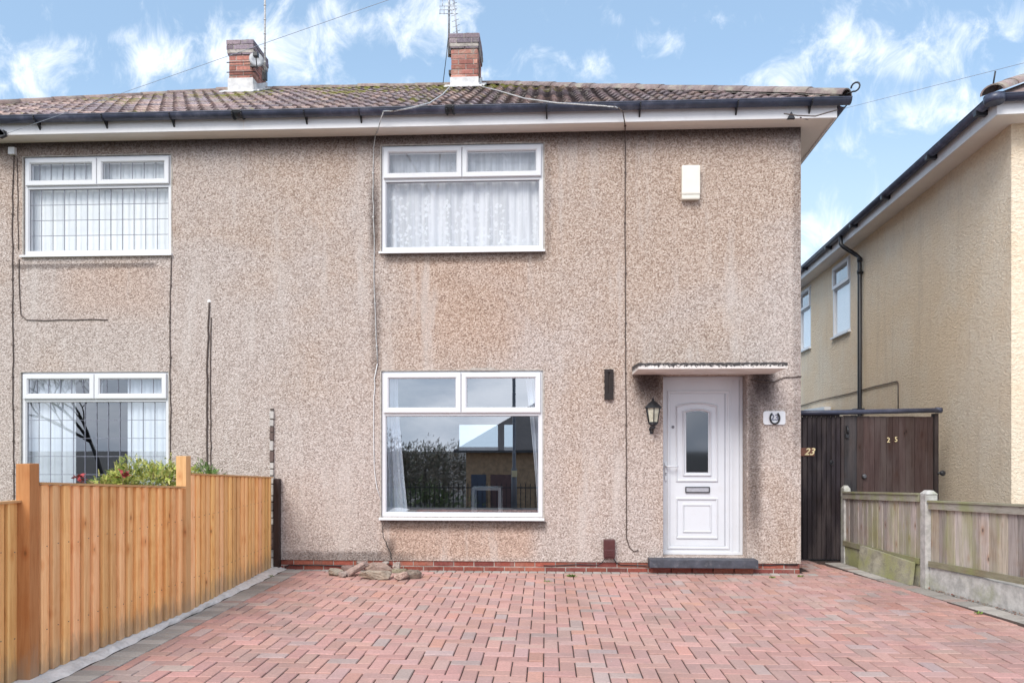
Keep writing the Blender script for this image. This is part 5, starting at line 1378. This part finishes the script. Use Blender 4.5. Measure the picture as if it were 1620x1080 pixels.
S(626, 903, 12, 12, .08, 15, (.42, .35, .31), 'small pale stone standing at the right of the flat purple-brown stone', Y=-.14, z=.01)
S(632, 910, 26, 10, .10, 16, (.31, .28, .20), 'greenish stone lying behind the small pinkish one', Y=-.2)
S(609, 893, 12, 5, .07, 17, (.36, .32, .29), 'little flat stone on the very top of the heap', Y=-.08)
S(541, 913, 13, 8, .08, 18, (.40, .32, .28), 'little stone between the left end stone and the tilted reddish one')
S(660, 913, 10, 6, .07, 19, (.36, .31, .26), 'smallest stone at the far right of the heap')
random.seed(21)

# weeds at the plinth
M_LEAF = attr_mat('leaf', .7, 25, .25, 0)
def tuft(px, py, n, label, sz=.035):
    p_ = atz(px, py, 0); m = MB()
    for i in range(n):
        a = random.uniform(0, 6.28); l = random.uniform(.5, 1)*sz; q_ = p_+Vector((random.gauss(0, sz*.5), random.gauss(0, sz*.25), .002))
        d_ = Vector((math.cos(a), math.sin(a)*.5, random.uniform(.2, 1.0))).normalized()*l; s_ = Vector((-math.sin(a), math.cos(a), 0))*l*.22; f = random.uniform(.7, 1.3)
        m.add([q_, q_+d_*.5+s_, q_+d_, q_+d_*.5-s_], [(0, 1, 2, 3)], (.16*f, .24*f, .05*f))
    tag(m.build('weed', M_LEAF, recalc=False), label, 'weed', 'weeds in the paving')
tuft(903, 912, 46, 'bright green weed in the paving against the brick plinth below the lounge window', .045)
tuft(865, 920, 14, 'tiny yellowish weed in the paving left of the bright green one')
tuft(1222, 914, 40, 'flat weed in the paving right of the doorstep', .03)
tuft(1266, 912, 30, 'flat weed in the paving at the house corner', .03)
tuft(1548, 971, 24, 'small weed in the grey paving border by the old fence', .035)
tuft(427, 912, 30, 'weedy moss patch at the foot of the fence end', .03)

# ------------------------------------------------------------------ shrubs behind the fence
def foliage(c, rx, ry, rz_, n, cols, ls, up_b=.3, sprays=0, seed=1):
    random.seed(seed); m = MB()
    for i in range(n):
        while True:
            v_ = Vector((random.uniform(-1, 1), random.uniform(-1, 1), random.uniform(-1, 1)))
            r2 = v_.length
            if .35 < r2 < 1: break
        lump = 1+.22*math.sin(v_.x*5+seed)+.18*math.sin(v_.y*7+v_.z*4)
        p_ = c+Vector((v_.x*rx*lump, v_.y*ry*lump, v_.z*rz_*lump))
        d_ = Vector((v_.x+random.gauss(0, .5), v_.y+random.gauss(0, .5), v_.z+up_b+random.gauss(0, .5))).normalized()
        s_ = d_.cross(Vector((random.gauss(0, 1), random.gauss(0, 1), random.gauss(0, 1)))).normalized()
        l = ls*random.uniform(.6, 1.4); f = random.uniform(.65, 1.3); col = tuple(q_*f for q_ in random.choice(cols))
        # feathery spray: a few leaflets along a twig
        for k in range(4):
            q0 = p_+d_*l*k*.28; w_ = l*(.30-.05*k)
            m.add([q0, q0+d_*l*.24+s_*w_, q0+d_*l*.36, q0+d_*l*.10+s_*w_*.2], [(0, 1, 2, 3)], col); m.add([q0, q0+d_*l*.24-s_*w_, q0+d_*l*.36, q0+d_*l*.10-s_*w_*.2], [(0, 1, 2, 3)], col)
    return m
yel = [(.36, .40, .08), (.46, .47, .12), (.24, .31, .06), (.54, .51, .18), (.15, .22, .05)]
grn = [(.10, .20, .05), (.15, .26, .06), (.08, .15, .04), (.20, .30, .08)]
def shrub(pos_, rx, ry, rz_, n, cols, ls, label, seed, cat='shrub', extra=None):
    c = at(*pos_); r_ = empty('evergreen_shrub', (c.x, c.y, 0), label, cat)
    m = foliage(c, rx, ry, rz_, n, cols, ls, seed=seed)
    if extra: extra(m, c)
    m.build('foliage', M_LEAF, r_, recalc=False)
    s_ = MB(); random.seed(seed)
    for k in range(9):
        a = random.uniform(0, 6.28); e = c+Vector((rx*.7*math.cos(a), ry*.7*math.sin(a), rz_*random.uniform(-.2, .8)))
        s_.tube([(c.x+.03*math.cos(a), c.y, 0), Vector((c.x, c.y, 0)).lerp(e, .6)+Vector((0, 0, .1)), e], [.014, .009, .003], 5)
    s_.build('stem', simple('shrub_stem', (.13, .09, .06), .9, .2, 20), r_); return r_
def shoots(m, c):
    for (px, py, pz) in ((215, 716, 0), (222, 722, .1), (197, 722, 0), (262, 722, .05), (285, 727, 0), (185, 738, 0), (172, 742, 0.05), (270, 716, 0), (205, 730, 0), (240, 728, 0)):
        e = at(px, py, c.y+pz); b0 = at(px+random.uniform(-4, 4), 770, c.y+pz)
        for k in range(26):
            t = random.uniform(.2, 1); p_ = b0.lerp(e, t); a = random.uniform(0, 6.28); l = .05*(1.15-t)+.012
            d_ = Vector((math.cos(a), math.sin(a), .8)).normalized()*l; s_ = Vector((-math.sin(a), math.cos(a), 0))*l*.35; f = random.uniform(.7, 1.3)
            m.add([p_, p_+d_*.5+s_, p_+d_, p_+d_*.5-s_], [(0, 1, 2, 3)], tuple(q_*f for q_ in random.choice(yel)))
shrub((243, 766, -1.0), .40, .40, .225, 3000, yel, .042, 'bushy yellow green conifer shrub behind the new fence under the leaded window', 4, extra=shoots)
shrub((327, 764, -.35), .16, .16, .20, 900, grn, .036, 'small green shrub behind the fence to the right of its middle post', 9)
shrub((180, 768, -1.1), .18, .2, .10, 500, yel+[(.40, .30, .12)], .05, 'low sparse shrub behind the fence left of the yellow green conifer', 12)
def reds(px, py, Y, n, label):
    c = at(px, py, Y); m = MB(); random.seed(px)
    m.tube([(c.x, c.y, 0), (c.x+.01, c.y, c.z*.6), (c.x, c.y, c.z-.02)], [.006, .005, .003], 5, (.2, .12, .08))
    for i in range(n):
        a = random.uniform(0, 6.28); el = random.uniform(-.3, 1.2); l = random.uniform(.04, .085)
        d_ = Vector((math.cos(a), math.sin(a), el)).normalized()*l; s_ = Vector((-math.sin(a), math.cos(a), .2))*l*.28; p_ = c+Vector((random.gauss(0, .02), random.gauss(0, .02), random.gauss(0, .02))); f = random.uniform(.7, 1.3)
        m.add([p_, p_+d_*.5+s_, p_+d_, p_+d_*.5-s_], [(0, 1, 2, 3)], (.34*f, .055*f, .06*f))
    tag(m.build('red_leaved_plant', M_LEAF, recalc=False), label, 'plant')
reds(194, 750, -1.35, 22, 'plant with dark red leaves poking up in front of the yellow green conifer')
reds(128, 757, -1.35, 16, 'small plant with red orange leaves just above the fence below the leaded window')

# ------------------------------------------------------------------ street opposite (seen mirrored in the windows)
def mir(px, py, Yd): p_ = at(px, py, Yd); return Vector((p_.x, -p_.y, p_.z))
YS = 26.
bl = mir(737, 720, YS); el = mir(724, 713, YS)
bu = empty('bungalow', (bl.x+3, -YS-3, bl.z-2.6), 'brown brick bungalow with dark hipped roof across the street, mirrored in the lounge window', 'house')
zb0 = bl.z-3.2; X0, X1 = bl.x, bl.x+9.5; EZ = el.z+.05
q = MB(); q.box(X0, X1, -YS-8, -YS, zb0, EZ); q.build('brick_wall', simple('bungalow_brick', (.55, .34, .20), .9, .25, 5), bu)
q = MB(); q.add([(X0-.5, -YS+.5, EZ), (X1+.5, -YS+.5, EZ), (X1+.5, -YS-8.5, EZ), (X0-.5, -YS-8.5, EZ), (X0+4, -YS-4, EZ+2.9), (X1-4, -YS-4, EZ+2.9)], [(0, 1, 5, 4), (1, 2, 5), (2, 3, 4, 5), (3, 0, 4), (0, 1, 2, 3)])
q.box(X0-.52, X1+.52, -YS-8.52, -YS+.52, EZ-.12, EZ-.01); q.build('roof', simple('bungalow_tiles', (.11, .10, .10), .9, .2, 4), bu)
q = MB(); dX = mir(757, 740, YS); q.box(dX.x-.35, dX.x+.35, -YS-.02, -YS+.05, zb0, zb0+2.3); q.build('door', simple('blue_door', (.10, .11, .15), .5, .1, 5), bu)
q = MB(); dX = mir(796, 740, YS); q.box(dX.x-.6, dX.x+.6, -YS-.02, -YS+.05, zb0, zb0+2.3); q.build('garage_door', simple('maroon_door', (.20, .10, .09), .5, .1, 5), bu)
lp = mir(813, 700, 9.); lr = empty('street_lamp', (lp.x, -9, -.4), 'grey street lamp column across the pavement, mirrored in the lounge window', 'street lamp')
q = MB(); q.tube([(lp.x, -9, -.6), (lp.x, -9, .8), (lp.x, -9, .82), (lp.x, -9, 5.0)], [.07, .065, .042, .038], 10); q.build('column', simple('lamp_grey', (.16, .17, .19), .5, .1, 9), lr)
q = MB(); q.tube([(lp.x, -9, 4.95), (lp.x, -9.3, 5.1), (lp.x, -9.8, 5.15)], .04, 8); q.box(lp.x-.12, lp.x+.12, -10.2, -9.7, 5.09, 5.2, bev=.03); q.build('lamp_head', simple('lamp_alu', (.3, .3, .32), .4, .1, 9), lr)
q = MB(); a = mir(809.5, 744, 9.); b_ = mir(818, 754, 9.); q.box(a.x, b_.x, -8.94, -8.92, b_.z, a.z); q.build('sign', simple('sign_yellow', (.70, .66, .42), .5, .1, 9), lr)
q = MB(); ra = mir(596, 764, 10.); zt_ = ra.z; x = ra.x-9
fr_ = empty('metal_railing', (ra.x, -10, zt_-1.2), 'black metal railing along the far pavement, mirrored in the windows', 'railing')
while x < ra.x+10: q.box(x-.009, x+.009, -10.01, -9.99, zt_-1.1, zt_, (1, 1, 1)); x += .12
q.box(ra.x-9, ra.x+10, -10.015, -9.985, zt_-.12, zt_-.09); q.box(ra.x-9, ra.x+10, -10.015, -9.985, zt_-1.0, zt_-.97); q.build('bars', M_BLACK, fr_)
def bare_tree(x, y, z, h_, label, seed, spread=.6):
    random.seed(seed); m = MB(); r_ = empty('bare_tree', (x, y, z), label, 'tree', 'trees across the street')
    tw = MB()
    def br(p_, d_, l, r0_, dep):
        pts = [p_]; q_ = p_.copy(); dd = d_.copy(); n = 4
        for k in range(n):
            dd = (dd+Vector((random.gauss(0, .16), random.gauss(0, .16), random.gauss(0, .10)+.03))).normalized(); q_ = q_+dd*l/n; pts.append(q_.copy())
        (m if dep < 2 else tw).tube(pts, [r0_*(1-.12*k) for k in range(n+1)], 5 if dep < 2 else 3)
        if dep >= 5: return
        for k in range(3 if dep < 3 else 3):
            a = random.uniform(0, 6.28); s_ = Vector((math.cos(a), math.sin(a), random.uniform(-.1, .5)))
            br(pts[random.choice((2, 3, 4))], (dd*.8+s_*spread).normalized(), l*random.uniform(.6, .8), r0_*.55, dep+1)
    br(Vector((x, y, z)), Vector((0, 0, 1)), h_*.34, h_*.0125, 0)
    bark = simple('bark', (.075, .065, .058), .9, .2, 10); m.build('trunk', bark, r_); tw.build('twigs', bark, r_)
tp = mir(176, 700, 15.); bare_tree(tp.x, -15, -1.0, 8.0, 'tall bare tree across the street mirrored in the leaded downstairs window', 5, .75)
for i, (px, yy, hh) in enumerate(((640, 34., 4.6), (672, 36., 4.2), (702, 40., 4.0), (610, 33, 4.6))):
    p_ = mir(px, 700, yy); r_ = empty('hedgerow_tree', (p_.x, -yy, -2.2), ('tree nearest the left edge of the lounge window reflection', 'second tree in the row beyond the bungalow drive', 'tree closest to the bungalow roof in the reflection', 'tree hidden furthest left in the window reflection')[i], 'tree', 'trees across the street')
    fz = foliage(Vector((p_.x, -yy, -2.2+hh*.42)), 2.2, 1.8, hh*.40, 2600, [(.17, .15, .12), (.22, .19, .14), (.15, .16, .10), (.27, .22, .16)], .17, seed=30+i); fz.build('crown', M_LEAF, r_, recalc=False)
    t_ = MB(); t_.tube([(p_.x, -yy, -2.3), (p_.x, -yy, 0)], [.16, .08], 7); t_.build('trunk', simple('bark_b', (.05, .04, .035), .9, .2, 10), r_)
hd_ = mir(660, 760, 20.); q = foliage(Vector((hd_.x, -20, -1.2)), 2.6, .6, .9, 2200, [(.10, .15, .04), (.14, .19, .05), (.07, .10, .03)], .14, seed=77)
tag(q.build('hedge', M_LEAF, recalc=False), 'green hedge beside the bungalow drive, mirrored in the lounge window', 'hedge')
